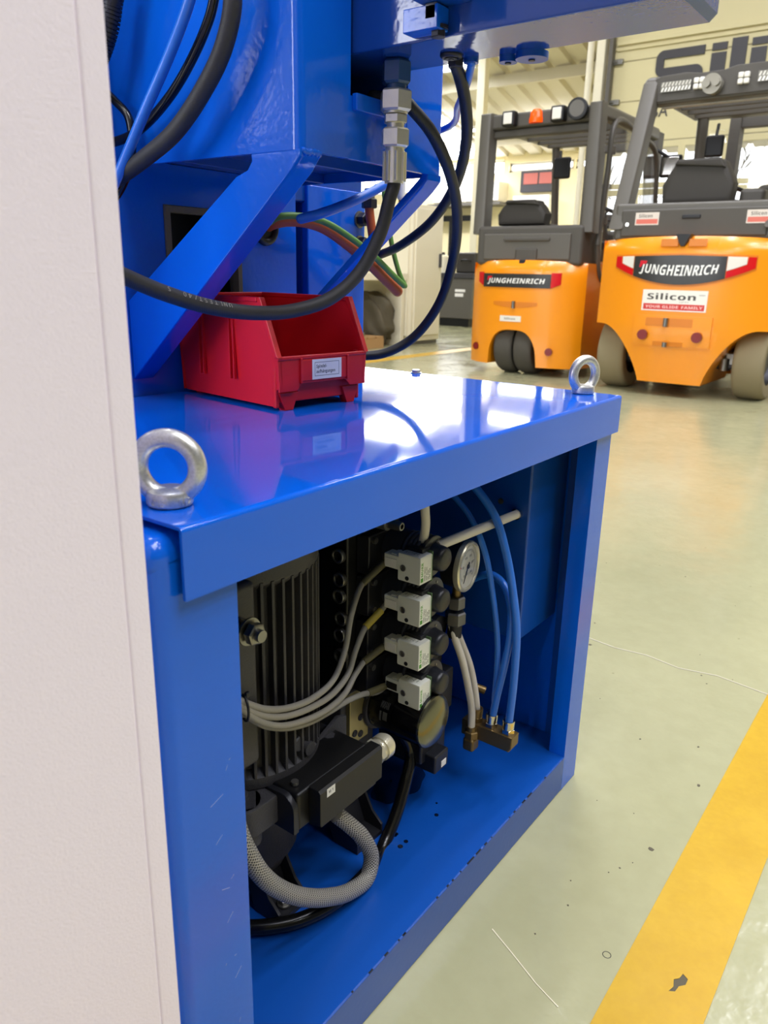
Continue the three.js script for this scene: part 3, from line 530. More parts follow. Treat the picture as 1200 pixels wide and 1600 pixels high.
// right forklift: four wheels
{
  const zc = -1.255, X = 5.1, t = thing('forklift', 'larger orange forklift with white and red lamps beside its name band', 'forklift', [X, 0, zc]);
  const hw = .58, xr = (z, y) => X + .13 * Math.abs((z - zc) / hw) ** 3 + .06 * Math.max(0, (.45 - y)) / .45 * (y < .45 ? 1 : 0);
  const bot = (z) => { const s = Math.abs(z - zc); if (s < .215) return .095; const k = Math.min(1, (s - .215) / .31); return .095 + .375 * Math.sin(k * Math.PI / 2) ** .75; };
  const top = (z) => 1.05 - .02 * Math.abs((z - zc) / hw) ** 2;
  const zs = [...linspace(-hw, -.216, 24), ...linspace(-.214, .214, 18), ...linspace(.216, hw, 24)].map((s) => zc + s);
  part(t, 'counterweight', counterweight(zs, bot, top, xr, X + .7), M.orange);
  // curved name band with lamps at both ends
  const yt = (s) => .93 - .01 * Math.abs(s / .45), yb = (s) => .745 + .11 * (s / .45) ** 2;
  const seg = (a, b, f0, f1, off, mat, name) => part(t, name, patch(xr, zc + a, zc + b, (u) => f0(a + (b - a) * u), (u) => f1(a + (b - a) * u), off), mat, UV);
  seg(-.455, .455, (s) => yb(s) - .012, (s) => yt(s) + .012, .004, M.orangeDark, 'band_recess');
  seg(-.31, .285, yb, yt, .009, M2.maker, 'name_band');
  for (const k of [-1, 1]) {
    const inner = (s) => yb(s) + .046;
    const [a, b] = k < 0 ? [-.4, -.315] : [.29, .4];
    seg(a, b, (s) => Math.min(inner(s), yt(s) - .002), yt, .01, M.whiteLens, 'reverse_lamp');
    const [c, d] = k < 0 ? [-.45, -.315] : [.29, .45];
    seg(c, d, yb, (s) => (Math.abs(s) > .405 ? yt(s) : Math.min(inner(s) - .004, yt(s))), .0095, M.redLens, 'tail_lamp');
  }
  part(t, 'firm_sticker', patch(xr, zc - .225, zc + .2, () => .575, () => .71, .003), M2.sticker, UV);
  const pl = part(t, 'tow_plate', patch(xr, zc - .265, zc + .25, () => .345, () => .545, .012), M.orange);
  part(pl, 'tow_slot', [patch(xr, zc - .18, zc + .13, () => .475, () => .53, .0135)], M.orangeDark); part(pl, 'tow_slot', patch(xr, zc - .12, zc + .08, () => .345, () => .375, .0135), M.orangeDark);
  part(pl, 'tow_pin', rod([X - .03, .475, zc - .04], [X - .03, .53, zc - .04], .016, 10), M.steel); part(pl, 'tow_pin', rod([X - .03, .342, zc - .03], [X - .03, .372, zc - .03], .016, 10), M.steel);
  for (const s of [-.19, .17]) { part(pl, 'reflector', cyl([X - .016, .415, zc + s], 'x', .034, .02, 20), M.redReflector); }
  part(t, 'hump', [patch(xr, zc - .14, zc - .03, () => .985, () => 1.03, .004), patch(xr, zc + .04, zc + .15, () => .985, () => 1.03, .004)], M.orangeDark);
  part(t, 'latch', extX([[zc - .05, 1.06], [zc + .05, 1.06], [zc + .012, .985], [zc - .012, .985]], X - .012, X + .06, .004), M.black);
  const hood = part(t, 'hood', box(X + .12, X + .55, 1.03, 1.265, zc - .52, zc + .52, .02), M.truckGreyHazed);
  part(hood, 'hood_panel', box(X + .105, X + .14, 1.05, 1.225, zc - .47, zc + .47, .012), M.truckPanelHazed);
  part(hood, 'hood_grip', box(X + .098, X + .115, 1.16, 1.185, zc - .06, zc + .06, .006), M.black);
  for (const s of [-.29, .42]) { part(hood, 'small_sticker', new THREE.PlaneGeometry(.16, .08).rotateY(-Math.PI / 2).translate(X + .1035, 1.165, zc + s), M2.small, UV); }
  part(hood, 'screw', cyl([X + .1, 1.13, zc - .42], 'x', .012, .01, 12), M.chrome);
  for (const s of [-1, 1]) { const w = part(t, 'rear_tyre', tyre([X + .4, .26, zc + s * .47], .26, .2, .16), M.tyre); part(w, 'rim', rim([X + .4, .26, zc + s * .47], .16, .19), M.darkSteel); }
  const ax = part(t, 'rear_axle', [rod([X + .4, .26, zc - .42], [X + .4, .26, zc + .42], .06, 14), box(X + .3, X + .5, .16, .3, zc - .18, zc + .18, .03), rod([X + .28, .22, zc - .38], [X + .28, .22, zc + .38], .025, 10)], M.darkSteel);
  for (const s of [-1, 1]) part(ax, 'knuckle', [box(X + .26, X + .5, .2, .32, zc + s * .34 - .05, zc + s * .34 + .05, .02), cyl([X + .27, .23, zc + s * .3], 'y', .035, .08, 12)], M.steel);
  part(t, 'chassis', [box(X + .7, X + 2.0, .12, .7, zc - .5, zc + .5, .03), box(X + .68, X + 1.1, .65, 1.04, zc - .52, zc + .52, .03), box(X + .55, X + .75, .45, .9, zc - .5, zc + .5, .02)], M.orangeDark);
  for (const s of [-1, 1]) { const w = part(t, 'front_tyre', tyre([X + 1.85, .34, zc + s * .5], .34, .22, .2), M.tyreDark); part(w, 'rim', rim([X + 1.85, .34, zc + s * .5], .2, .21), M.darkSteel); }
  // guard with leaning rear pillars
  for (const s of [-1, 1]) {
    const A = [X + .16, 1.1], B = [X + .52, 2.09], w = .075;
    part(t, 'rear_pillar', extZ([[A[0] - w, A[1]], [A[0] + w, A[1]], [B[0] + w * .9, B[1] - .03], [B[0] + .02, B[1] + .03], [B[0] - w * .8, B[1] - .02]], zc + s * .5 - .055, zc + s * .5 + .055, .025), M.truckGreyHazed);
    part(t, 'front_pillar', rod([X + 1.85, .7, zc + s * .49], [X + 1.6, 2.09, zc + s * .45], .045, 12), M.truckGreyHazed);
    part(t, 'roof_rail', box(X + .48, X + 1.68, 2.01, 2.11, zc + s * .5 - .05, zc + s * .5 + .05, .03), M.truckGreyHazed);
  }
  part(t, 'rear_roof_beam', [box(X + .48, X + .6, 1.93, 1.97, zc - .48, zc + .48, .02)], M.truckGreyHazed);
  part(t, 'front_roof_beam', box(X + 1.58, X + 1.7, 2.01, 2.09, zc - .48, zc + .48, .02), M.truckGreyHazed);
  for (let k = 0; k < 5; k++) part(t, 'roof_bar', box(X + .72 + k * .18, X + .75 + k * .18, 1.99, 2.07, zc - .47, zc + .47, .006), M.truckGreyHazed);
  part(t, 'roof_grille_bar', [box(X + .62, X + .66, 1.93, 1.955, zc - .46, zc + .46, .006), box(X + .5, X + .54, 1.95, 1.962, zc - .3, zc + .46, .004)], M.wallWhite);
  // lamp carrier between the pillars
  const lc = part(t, 'lamp_carrier', extX([[zc - .47, 1.945], [zc + .47, 1.945], [zc + .47, 2.115], [zc + .06, 2.118], [zc - .02, 2.1], [zc - .17, 2.098], [zc - .27, 2.112], [zc - .43, 2.105], [zc - .47, 2.09]], X + .47, X + .53, .008), M.truckPanelHazed);
  for (const [a, b] of [[-.42, -.22], [.2, .4]]) part(lc, 'led_bar', surfGrid(2, 2, (u, v) => [X + .455, 2.0 + v * .062, zc + a + (b - a) * u]), M2.led, UV);
  for (const s of [-.165, .115]) { const l = part(lc, 'flower_lamp', [0, 1, 2, 3].map((k) => { const a = Math.PI / 4 + k * Math.PI / 2; return cbox([X + .452, 2.03 + Math.sin(a) * .026, zc + s + Math.cos(a) * .026], .03, .034, .034, .008); }), M.whiteLens); }
  part(lc, 'round_lamp', [cyl([X + .43, 2.01, zc - .07], 'x', .062, .06, 24), cyl([X + .39, 2.01, zc - .1], 'x', .026, .03, 16), cyl([X + .39, 2.015, zc - .04], 'x', .026, .03, 16)], M.lampGlass);
  seatParts(t, X + .23, 1.165, zc - .03, .45, .265);
  wheelParts(t, X + 1.25, 1.38, zc - .1);
  part(t, 'dashboard', box(X + 1.5, X + 1.8, .8, 1.22, zc - .4, zc + .4, .05), M.truckPanelHazed);
  part(t, 'armrest', [box(X + .4, X + .9, 1.24, 1.36, zc + .2, zc + .36, .03), box(X + .8, X + .94, 1.3, 1.42, zc + .22, zc + .34, .03)], M.truckPanelHazed);
  part(t, 'rear_mirror', [box(X + 1.42, X + 1.46, 1.7, 1.86, zc - .36, zc - .22, .02), rod([X + 1.52, 1.95, zc - .3], [X + 1.44, 1.8, zc - .29], .012, 8)], M.black);
  part(t, 'windscreen', box(X + 1.64, X + 1.645, 1.2, 1.93, zc - .4, zc + .4, .001), M.glass);
  mastParts(t, X + 2.1, .33, 2.15);
}
// ---------------------------------------------------------------- the white panel at the left edge
{
  const t = thing('white_enclosure', 'tall white painted sheet metal panel close to the camera at the left edge', 'enclosure', [-.3, 0, -.1]);
  part(t, 'sheet', box(-.62, -.0505, .02, 1.6, -.32, .0102, .002), M.white);
  part(t, 'edge_strip', [box(-.0505, -.034, .02, 1.6, -.32, .0094, .002)], M.white);
}
// ---------------------------------------------------------------- blue cabinet
const TOP = .624;
{
  const t = thing('hydraulic_cabinet', 'open fronted blue steel cabinet that holds the motor and hydraulic valves', 'cabinet', [.365, 0, -.23]);
  const L = -.022, R = .766, F = -.008, B = -.458, w = .004;
  part(t, 'floor_plate', box(L + w, R - w, .052, .0617, B + w, F - .001, .001), M.blueShaded);
  part(t, 'front_rail', box(.045, .716, .001, .0612, F - .004, F, .0012), M.blueShaded);
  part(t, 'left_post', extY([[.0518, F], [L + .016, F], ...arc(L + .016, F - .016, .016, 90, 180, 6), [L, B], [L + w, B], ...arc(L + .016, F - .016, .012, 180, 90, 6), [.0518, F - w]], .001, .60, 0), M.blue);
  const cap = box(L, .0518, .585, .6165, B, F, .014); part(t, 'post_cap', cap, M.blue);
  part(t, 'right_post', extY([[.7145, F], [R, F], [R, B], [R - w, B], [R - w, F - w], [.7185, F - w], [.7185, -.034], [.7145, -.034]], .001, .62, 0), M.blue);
  part(t, 'back_wall', box(L + w, R - w, .0617, .62, B, B + w, .001), M.blueShaded);
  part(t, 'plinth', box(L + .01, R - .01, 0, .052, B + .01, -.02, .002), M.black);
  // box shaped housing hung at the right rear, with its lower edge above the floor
  part(t, 'inner_housing', box(.640, R - w - .001, .2745, .62, -.42, -.0653, .003), M.blueShaded);
  part(t, 'return_flange', box(R - w - .004, R - w, .0617, .62, -.062, -.03, .001), M.blueShaded);
  part(t, 'screw', cyl([0.6395, 0.4776, -0.1095], 'x', .004, .004, 10), M.steel);
  // dark oil on the floor plate
  const blob = []; for (let i = 0; i < 72; i++) { const a = i / 72 * 6.283, r = 1 + .22 * Math.sin(a * 3 + 1) + .1 * Math.sin(a * 5) + .05 * Math.sin(a * 11); blob.push([.525 + Math.cos(a) * .075 * r, -.195 + Math.sin(a) * .05 * r]); }
  part(t, 'oil_stain', extY(blob, .0617, .062, 0), P({ color: 0x08234f, roughness: .1 }));
  const drops = []; for (let i = 0; i < 26; i++) { const a = rnd() * 6.28, r = .05 + rnd() * .07; drops.push(cyl([.44 + Math.cos(a) * r, .0619, -.17 + Math.sin(a) * r * .8], 'y', .0012 + rnd() * .003, .0004, 9)); }
  part(t, 'oil_drops', drops, P({ color: 0x0a1428, roughness: .12 }), { kind: 'stuff' });
  // bare steel where the paint of the rail edge is worn
  const wear = []; for (let i = 0; i < 26; i++) { const x = .1 + rnd() * .58; wear.push(box(x, x + .002 + rnd() ** 3 * .016, .0611, .06185, F - .0022, F + .0001, .0003)); }
  part(t, 'chipped_edge', wear, M.darkSteel, { kind: 'stuff' });
  const scr = []; for (let i = 0; i < 15; i++) { const x = .012 + rnd() * .028, y = .17 + rnd() ** 2.5 * .26, a = .35 + (rnd() - .5) * 1.6, l = .002 + rnd() ** 2 * .012; scr.push(rod([x, y, F], [Math.min(.051, x + Math.cos(a) * l), y + Math.sin(a) * l, F], .00013, 4)); }
  part(t, 'scratches', scr, P({ color: 0x9fb9dd, roughness: .6 }), { kind: 'stuff' });
}
{
  const t = thing('cabinet_lid', 'glossy blue sheet metal lid with a folded front edge on the open cabinet', 'lid', [.385, .572, -.23]);
  const r = .004, zb = -.458, w = .003;
  part(t, 'sheet', extX([[zb, TOP], [-r, TOP], ...arc(-r, TOP - r, r, 90, 0, 6), [0, .5727], [-w, .5727], [-w, TOP - w], [zb, TOP - w]], 0, .7695, .0006), M.blueLid);
  part(t, 'side_fold', box(.7665, .77, .5735, TOP - .0006, zb, -.0004, .0012), M.blueLid);
  const p = [0.7646, 0.6240, -0.3475]; const b = part(t, 'bolt', [hex([p[0], TOP + .0035, p[2]], 'y', .0075, .005, .3), cyl([p[0], TOP + .0008, p[2]], 'y', .0095, .0012, 20)], M.galv);
}
// lifting eyes
function eyeBolt(name, label, c, turn) {
  const t = thing(name, label, 'eye bolt', [c[0], TOP, c[1]]);
  const q = new THREE.Matrix4().makeRotationY(turn).setPosition(c[0], TOP, c[1]);
  part(t, 'ring', new THREE.TorusGeometry(.0207, .0066, 20, 56).translate(0, .0265, 0).applyMatrix4(q), M.galv);
  part(t, 'collar', lathe([0, 0, 0], 'y', [[0, 0], [.0138, 0], [.0152, .0008], [.016, .0022], [.016, .0085], [.0148, .0108], [.011, .0122], [0, .0124]], 40).applyMatrix4(q), M.galv);
  return [t, q];
}
const font = await new FontLoader().loadAsync('fonts/droid/droid_sans_bold.typeface.json');
{
  const near = [.0285, -.047], turn = -.98;
  const [t, q] = eyeBolt('eye_bolt', 'larger looking galvanised lifting eye on the near left corner of the lid', near, turn);
  const g = []; 'C15  M12'.split('').forEach((ch, i) => { if (ch === ' ') return; const a = -1.45 + i * .25, tg = new TextGeometry(ch, { font, size: .0054, depth: .0009, curveSegments: 3 }); tg.translate(-.002, -.0026, .0157); tg.rotateY(a); g.push(tg.translate(near[0], TOP + .0048, near[1])); });
  part(t, 'raised_letters', g, M.galv);
  eyeBolt('eye_bolt', 'galvanised lifting eye on the far right corner of the lid, before the forklift', [.7495, -.05], -.4);
}
// ---------------------------------------------------------------- red storage bin
{
  const O = [.341, TOP, -.2475], t = thing('storage_bin', 'red plastic open fronted storage bin with a paper label, on the blue lid', 'bin', O);
  t.rotation.y = -.125;
  const W = .141, D = .21, Ht = .127, w = .0025;
  // local coordinates from here: x across, z back negative
  const loc = (name, g, mat, o = {}) => { const m = new THREE.Mesh(merged(g, o.uv), mat); m.name = name; if (o.label) m.userData.label = o.label; (o.on ?? t).add(m); return m; };
  const sideOut = [[-.012, .004], [-.012, .022], [0, .03], [0, .0625], [-.027, .125], [-.034, .127], [-D, .127], [-D + .008, .004]];
  const side = (x, dir) => { const g = extX(sideOut, x, x + w, .0006); const a = g.attributes.position; for (let i = 0; i < a.count; i++) a.setX(i, a.getX(i) + dir * (1 - a.getY(i) / Ht) * .006); g.computeVertexNormals(); return toCreasedNormals(g, .5); };
  loc('side_wall', side(0, 1), M.red); loc('side_wall', side(W - w, -1), M.red);
  loc('back_wall', extZ([[.006, .004], [W - .006, .004], [W, .127], [0, .127]], -D, -D + w, .0006), M.red);
  loc('bottom', box(.006, W - .006, .0085, .0115, -D + .006, -.012, .001), M.red);
  // front: an upright apron with a stepped lower edge, label field in the middle
  const front = loc('front_apron', [extZ([[.002, .023], [.028, .023], [.036, .031], [.105, .031], [.113, .023], [W - .002, .023], [W, .0625], [0, .0625]], -.003, 0, .0008), box(.007, W - .007, .0095, .032, -.0125, -.0095, .0008)], M.red);
  loc('label_field', [box(.034, .107, .0335, .058, -.001, .0012, .0008), box(.032, .035, .031, .0605, -.001, .0026, .0008), box(.106, .109, .031, .0605, -.001, .0026, .0008)], M.red, { on: front });
  const lab = canvasTex(512, 256, (c, w2, h2) => { c.fillStyle = '#f2efec'; c.fillRect(0, 0, w2, h2); c.strokeStyle = '#222'; c.lineWidth = 5; c.strokeRect(46, 40, w2 - 92, h2 - 84); c.fillStyle = '#1d1d1d'; c.font = 'bold 58px sans-serif'; c.save(); c.scale(.82, 1); c.fillText('Spindel-', 84, 112); c.fillText('aufhängungen', 84, 178); c.restore(); });
  loc('paper_label', new THREE.PlaneGeometry(.047, .0235).translate(.0735, .0462, .0016), uvPlane(1, 1, lab, { roughness: .6 }), { uv: true, on: front, label: 'white paper label with two printed words' });
  // rim lips
  loc('rim', [box(-.0025, .006, .1225, .128, -D - .001, -.034, .0015), box(W - .006, W + .0025, .1225, .128, -D - .001, -.034, .0015), box(-.0025, W + .0025, .1225, .128, -D - .0025, -D + .006, .0015),
    ...[0, W - .005].map((x) => extX([[-.034, .1225], [-.034, .128], [-.028, .128], [.002, .0625], [-.004, .0625]], x - (x ? 0 : .002), x + .005 + (x ? .002 : 0), .0012)), box(0, W, .059, .0635, -.004, .0012, .0015)], M.red);
  loc('corner_rib', [box(.0035, .009, .003, .064, -.016, -.009, .002), box(W - .009, W - .0035, .003, .064, -.016, -.009, .002)], M.red);
  for (const z of [-.085, -.093, -.15, -.158]) loc('side_rib', extX([[z - .0012, .03], [z + .0012, .03], [z + .0012, .12], [z - .0012, .12]], -.001, .003, .0004), M.red);
  for (const [x, z] of [[.021, -.0125], [W - .021, -.0125], [.022, -D + .02], [W - .022, -D + .02]]) loc('foot', extZ([[x - .006, 0], [x + .006, 0], [x + .0145, .021], [x - .0145, .021]], z - .006, z + .0062, .001), M.red);
}
// small pin beside the bin
{ const p = [0.5485, 0.6240, -0.3157]; const t = thing('locating_pin', 'short steel pin standing on the lid right behind the red bin', 'pin', [p[0], TOP, p[2]]); part(t, 'pin', lathe([p[0], TOP, p[2]], 'y', [[0, 0], [.0055, 0], [.0055, .011], [.0045, .0125], [0, .0125]], 20), M.galv); part(t, 'washer', cyl([p[0], TOP + .0008, p[2]], 'y', .008, .0016, 20), M.galv); }
// ---------------------------------------------------------------- blue machine column, head and arm
let machine;
{
  const t = machine = thing('blue_machine', 'glossy blue machine with an overhanging head, slanting gussets and an arm over the cabinet', 'machine', [.45, .01, -.5]);
  const x0 = .30, x1 = .55, F = -.172, B = -.62, yb = .893, yt = 1.42, w = .006, r = .009;
  part(t, 'side_plate', extY([[.3755, F], [x0 + r, F], ...arc(x0 + r, F - r, r, 90, 180, 8), [x0, B], [x0 + w, B], [x0 + w, F - w], [.3755, F - w]], yb, 1.075, 0), M.blue);
  part(t, 'side_plate', extY([[.3755, F], [x0 + r, F], ...arc(x0 + r, F - r, r, 90, 180, 8), [x0, -.33], [x0 + w, -.33], [x0 + w, F - w], [.3755, F - w]], 1.075, yt, 0), M.blue);
  part(t, 'tray_edge', [box(x0 - .002, .42, 1.069, 1.075, B, -.33, .002), box(x0 - .002, .42, 1.075, 1.2, -.336, -.33, .002)], M.blue);
  part(t, 'right_cheek', extY([[.475, F], [x1 - r, F], ...arc(x1 - r, F - r, r, 90, 0, 8), [x1, B], [x1 - w, B], [x1 - w, F - w], [.475, F - w]], yb, yt, 0), M.blue);
  part(t, 'lower_front', box(.372, .478, yb, .9525, F - w, F - .0006, .001), M.blue);
  part(t, 'front_ledge', box(.379, .445, .9385, .9545, F - .001, F + .006, .0015), M.blue);
  part(t, 'slot_side', [box(.3755, .379, .95, yt, -.42, F - w, .001), box(.4715, .475, .95, yt, -.42, F - w, .001), box(.3755, .475, .95, yt, -.43, -.42, .001)], M.blueShaded);
  part(t, 'underside', [box(x0 + w, x1 - w, .905, .911, -.46, F - .004, .001), box(x0 + w, x1 - w, .893, .911, -.245, -.24, .001), box(x0 + w, x1 - w, .893, .911, -.36, -.355, .001)], M.blueShaded);
  const gus = (xa, xb, name, flange) => {
    const web = [[F - .0004, yb + .001], [F - .0004, yb - .006], [-.183, .876], [-.4605, .646], [-.4605, .742], [-.262, .873], [-.245, .8785], [-.239, .886], [-.2395, yb + .0005]];
    part(t, name, extX(web, xa, xb, .002), M.blue);
    const strip = [[F - .0004, yb - .004], [-.183, .876], [-.4605, .646], [-.4605, .652], [-.186, .880], [F - .005, yb - .004]];
    part(t, 'gusset_flange', extX(strip, flange[0], flange[1], .0012), M.blue);
  };
  gus(x0, x0 + w, 'gusset', [x0 + w - .002, x0 + .03]);
  part(t, 'right_gusset', extX([[F - .0004, yb + .001], [F - .0004, yb - .006], [-.183, .876], [-.4605, .646], [-.4605, .656], [-.19, .885], [-.18, yb + .001]], x1 - .03, x1, .0025), M.blue);
  // column plates behind, with a dark gap between them and an access hole at the left
  const zc = -.462;
  part(t, 'column_plate', extZ([[.1, .45], [.603, .45], [.603, .905], [.1, .905]], -.475, zc, .001, [[[.3625, .70], [.3625, .857], [.49, .857], [.49, .70]]]), M.blue);
  part(t, 'column_plate', box(.629, .7685, .01, .905, -.475, zc, .002), M.blue);
  part(t, 'column_core', [box(.12, .75, .01, 1.4, -.9, -.63, .004), box(.1, .14, .01, .9, -.65, -.476, .003), box(.56, .604, .01, .9, -.65, -.476, .003)], M.blueShaded);
  part(t, 'column_head', [box(.1, .768, .88, 1.4, -.9, -.468, .004), box(.6295, .6345, .02, .9, -.66, -.4752, .002)], M.blueShaded);
  part(t, 'hole_edging', extZ([[.3625, .70], [.3625, .857], [.49, .857], [.49, .70]], -.477, -.459, .0015, [[[.369, .7065], [.369, .8505], [.4835, .8505], [.4835, .7065]]]), M.truckGreyHazed);
  part(t, 'hole_back', box(.33, .52, .66, .88, -.56, -.53, .002), M.black);
  const gp = [0.5384, 0.8390, -0.4620]; part(t, 'cable_grommet', new THREE.TorusGeometry(.019, .0055, 14, 36).translate(gp[0], gp[1], zc + .001), M.blackPlastic);
  part(t, 'cable_hole', cyl([gp[0], gp[1], zc - .0], 'z', .018, .003, 28), M.black);
  for (const c of [[0.7528, 0.8634, -0.4620], [0.7535, 0.8259, -0.4620], [0.7574, 0.7969, -0.4620]]) { const b = part(t, 'hex_fitting', [hex([c[0], c[1], zc + .008], 'z', .0105, .016, .2), cyl([c[0], c[1], zc + .02], 'z', .006, .012, 16)], M.darkSteel); part(b, 'washer', cyl([c[0], c[1], zc + .001], 'z', .013, .003, 24), M.steel); }
  const weld = []; for (let i = 0; i < 12; i++) { const k = i / 11; weld.push(new THREE.SphereGeometry(.0035, 8, 6).translate(x0 + .006 + k * .022, yb - .002 + rnd() * .002, F - .001)); }
  part(t, 'weld_bead', weld, M.blue);
}
{ // swarf on the tray edge
  const g = []; for (let i = 0; i < 34; i++) { const c = [0.3100, 1.0533, -0.4014]; g.push(new THREE.TorusGeometry(.003 + rnd() * .003, .0006, 5, 14, 3 + rnd() * 3).rotateX(rnd() * 3).rotateY(rnd() * 6).translate(.302 + rnd() * .09, 1.079 + rnd() * .008, -.36 - rnd() * .2)); }
  const s = solo('metal_swarf', 'small heap of curled copper coloured swarf on the ledge above the blue head', 'swarf', g, S({ color: 0xb98b6a, metalness: .8, roughness: .4 })); s.userData.kind = 'stuff';
}
{
  const a = .3795, b = .4665, y = .9895, z1 = .1535;
  const t = part(machine, 'arm', extX([[-.40, y], [z1 - .006, y], [z1, y + .006], [z1, 1.2], [-.40, 1.2]], a, b, .0022), M.blueArm);
  // clamp and bracket at its left side
  part(t, 'side_bracket', [box(.3605, .3795, .9925, 1.012, -.098, -.06, .001)], M.blue);
  part(t, 'clamp_block', box(.318, .3795, 1.0135, 1.06, -.08, -.036, .0012), M.blueShaded);
  part(t, 'clamp_plate', box(.3605, .38, 1.0, 1.0135, -.074, -.062, .001), M.steel);
  part(t, 'clamp_screw', [hex([.372, .9905, -.066], 'y', .007, .006), cyl([.372, .9955, -.066], 'y', .009, .003, 20)], M.darkSteel);
  const sp = [0.4329, 0.9895, -0.0903]; part(t, 'socket_screw', [new THREE.TorusGeometry(.0085, .0028, 10, 28).rotateX(Math.PI / 2).translate(sp[0], y - .001, sp[2]), cyl([sp[0], y - .0022, sp[2]], 'y', .006, .0045, 24)], M.darkSteel); part(t, 'socket', hex([sp[0], y - .0046, sp[2]], 'y', .0032, .0008), M.black);
  for (const [c, l] of [[[0.4722, 0.9850, -0.0455], 'a'], [[0.4737, 0.9850, -0.0202], 'b']]) { part(t, 'guide_shoe', cyl([c[0] - .004, y - .003, c[2]], 'y', l === 'a' ? .009 : .016, .006, 26), M.blueShaded); part(t, 'shoe_screw', cyl([c[0] - .004, y - .0066, c[2]], 'y', .0032, .0012, 14), M.darkSteel); }
  const tp = [0.4559, 0.9850, -0.0810]; part(t, 'tube_socket', cyl([tp[0], y - .002, tp[2]], 'y', .0075, .005, 22), M.blueShaded);
  const hp = [0.4499, 0.9850, -0.0954]; part(t, 'hose_socket', hex([hp[0], y - .004, hp[2]], 'y', .0085, .008), M.darkSteel);
}
// hydraulic hose with its fittings under the arm
{
  const f = [.4225, .9895, -.148], t = thing('hydraulic_hose', 'dark grey hydraulic hose with shiny fittings, bowed from the arm across the red bin', 'hose', f);
  const Y = (v) => [0.4202, 0.9680, -0.1480].map((q, i) => i === 1 ? v : q), c = [0.4205, 0.9622, -0.1480], X = c[0];
  const at = (y) => [X, y, -.148];
  part(t, 'port_nut', [hex(at(.9775), 'y', .0155, .022, .25), cyl(at(.9645), 'y', .0105, .008, 24)], M.bluePainted);
  part(t, 'union_nut', [hex(at(.9515), 'y', .0172, .0205, .25), cyl(at(.9405), 'y', .0125, .003, 24)], M.zinc);
  part(t, 'adapter', [hex(at(.9345), 'y', .0128, .0085, .25), cyl(at(.928), 'y', .0092, .006, 24)], M.zinc);
  part(t, 'swivel_nut', [hex(at(.9165), 'y', .0155, .0185, .25), cyl(at(.9065), 'y', .0098, .003, 24)], M.zinc);
  const sl = [cyl(at(.889), 'y', .0102, .033, 28)]; for (let i = 0; i < 8; i++) { const a = i * Math.PI / 4; sl.push(box(X + Math.cos(a) * .0112 - .0014, X + Math.cos(a) * .0112 + .0014, .8745, .9035, -.148 + Math.sin(a) * .0112 - .0014, -.148 + Math.sin(a) * .0112 + .0014, .0006)); }
  part(t, 'crimp_sleeve', sl, M.zinc);
  const pts = [at(.9), at(.872), [0.4161, 0.8574, -0.1500], [0.4068, 0.8215, -0.1550], [0.3847, 0.7816, -0.1650], [0.3478, 0.7543, -0.1750], [0.3031, 0.7425, -0.1850], [0.2537, 0.7410, -0.1900], [0.2014, 0.7474, -0.1950], [0.1552, 0.7596, -0.2000], [0.1136, 0.7739, -0.2000], [0.0648, 0.7912, -0.1900], [0.0292, 0.8056, -0.1800]];
  part(t, 'hose', tube(pts, .0071, 160, 18), M.hose, { uv: true });
  const bold = await new FontLoader().loadAsync('fonts/droid/droid_sans_regular.typeface.json'), cv = curve(pts), print = [];
  'UNITEST/40  S'.split('').forEach((ch, i) => {
    if (ch === ' ') return;
    const k = .603 + i * .0112, p = cv.getPointAt(k), x = cv.getTangentAt(k), n = camera.position.clone().sub(p).normalize(); n.addScaledVector(x, -n.dot(x)).normalize();
    n.applyAxisAngle(x, .75); const y = n.clone().cross(x);
    const g = new TextGeometry(ch, { font: bold, size: .0046, depth: .0003, curveSegments: 3 }).translate(-.002, -.0023, .0071);
    print.push(g.applyMatrix4(new THREE.Matrix4().makeBasis(x, y, n).setPosition(p)));
  });
  part(t, 'hose_print', print, M.cableGrey, { label: 'faint grey printed letters' });
}
// the other hoses, cables and tubes of the machine
const hoseBlack = (name, label, pts, r, mat = M.rubber, cat = 'hose') => solo(name, label, cat, tube(pts, r, 140, 16), mat, undefined, true);
hoseBlack('black_hose', 'black hose that loops out to the right and back behind the red bin', [[.436, .962, -.19], [0.4565, 0.9589, -0.1630], [0.4653, 0.9510, -0.1570], [0.4899, 0.9330, -0.1500], [0.5363, 0.9009, -0.1550], [0.6006, 0.8582, -0.1800], [0.6671, 0.7971, -0.2250], [0.6877, 0.7364, -0.2600], [0.6837, 0.6881, -0.3000], [0.6519, 0.6651, -0.3300], [0.6199, 0.6611, -0.3600], [0.6389, 0.6589, -0.4100], [.565, .655, -.463]], .0069);
hoseBlack('black_hose', 'black hose with faint print from the underside of the arm curving behind the right gusset', [[0.4498, 0.9863, -0.0970], [0.4626, 0.9810, -0.1000], [0.4953, 0.9588, -0.1100], [0.5340, 0.9309, -0.1300], [0.5960, 0.8917, -0.1800], [0.6492, 0.8510, -0.2500], [0.6802, 0.8225, -0.3200], [0.7300, 0.8084, -0.4000], [0.7299, 0.7965, -0.4400]], .0066);
hoseBlack('blue_tube', 'bright blue tube behind the arm fitting, running down behind the head', [[0.4571, 0.9858, -0.0810], [0.4822, 0.9769, -0.1000], [0.5608, 0.9710, -0.1600], [0.6522, 0.9662, -0.2350], [.652, .95, -.36], [.645, .95, -.47]], .0042, M.blueTube, 'tube');
hoseBlack('blue_rod_tube', 'blue tube slanting under the head in front of the column plate', [[0.4709, 0.8441, -0.3300], [0.4848, 0.8505, -0.3100], [0.5360, 0.8685, -0.3000], [0.5979, 0.8953, -0.2900], [0.6349, 0.9136, -0.2800]], .0062, M.blueTube, 'tube');
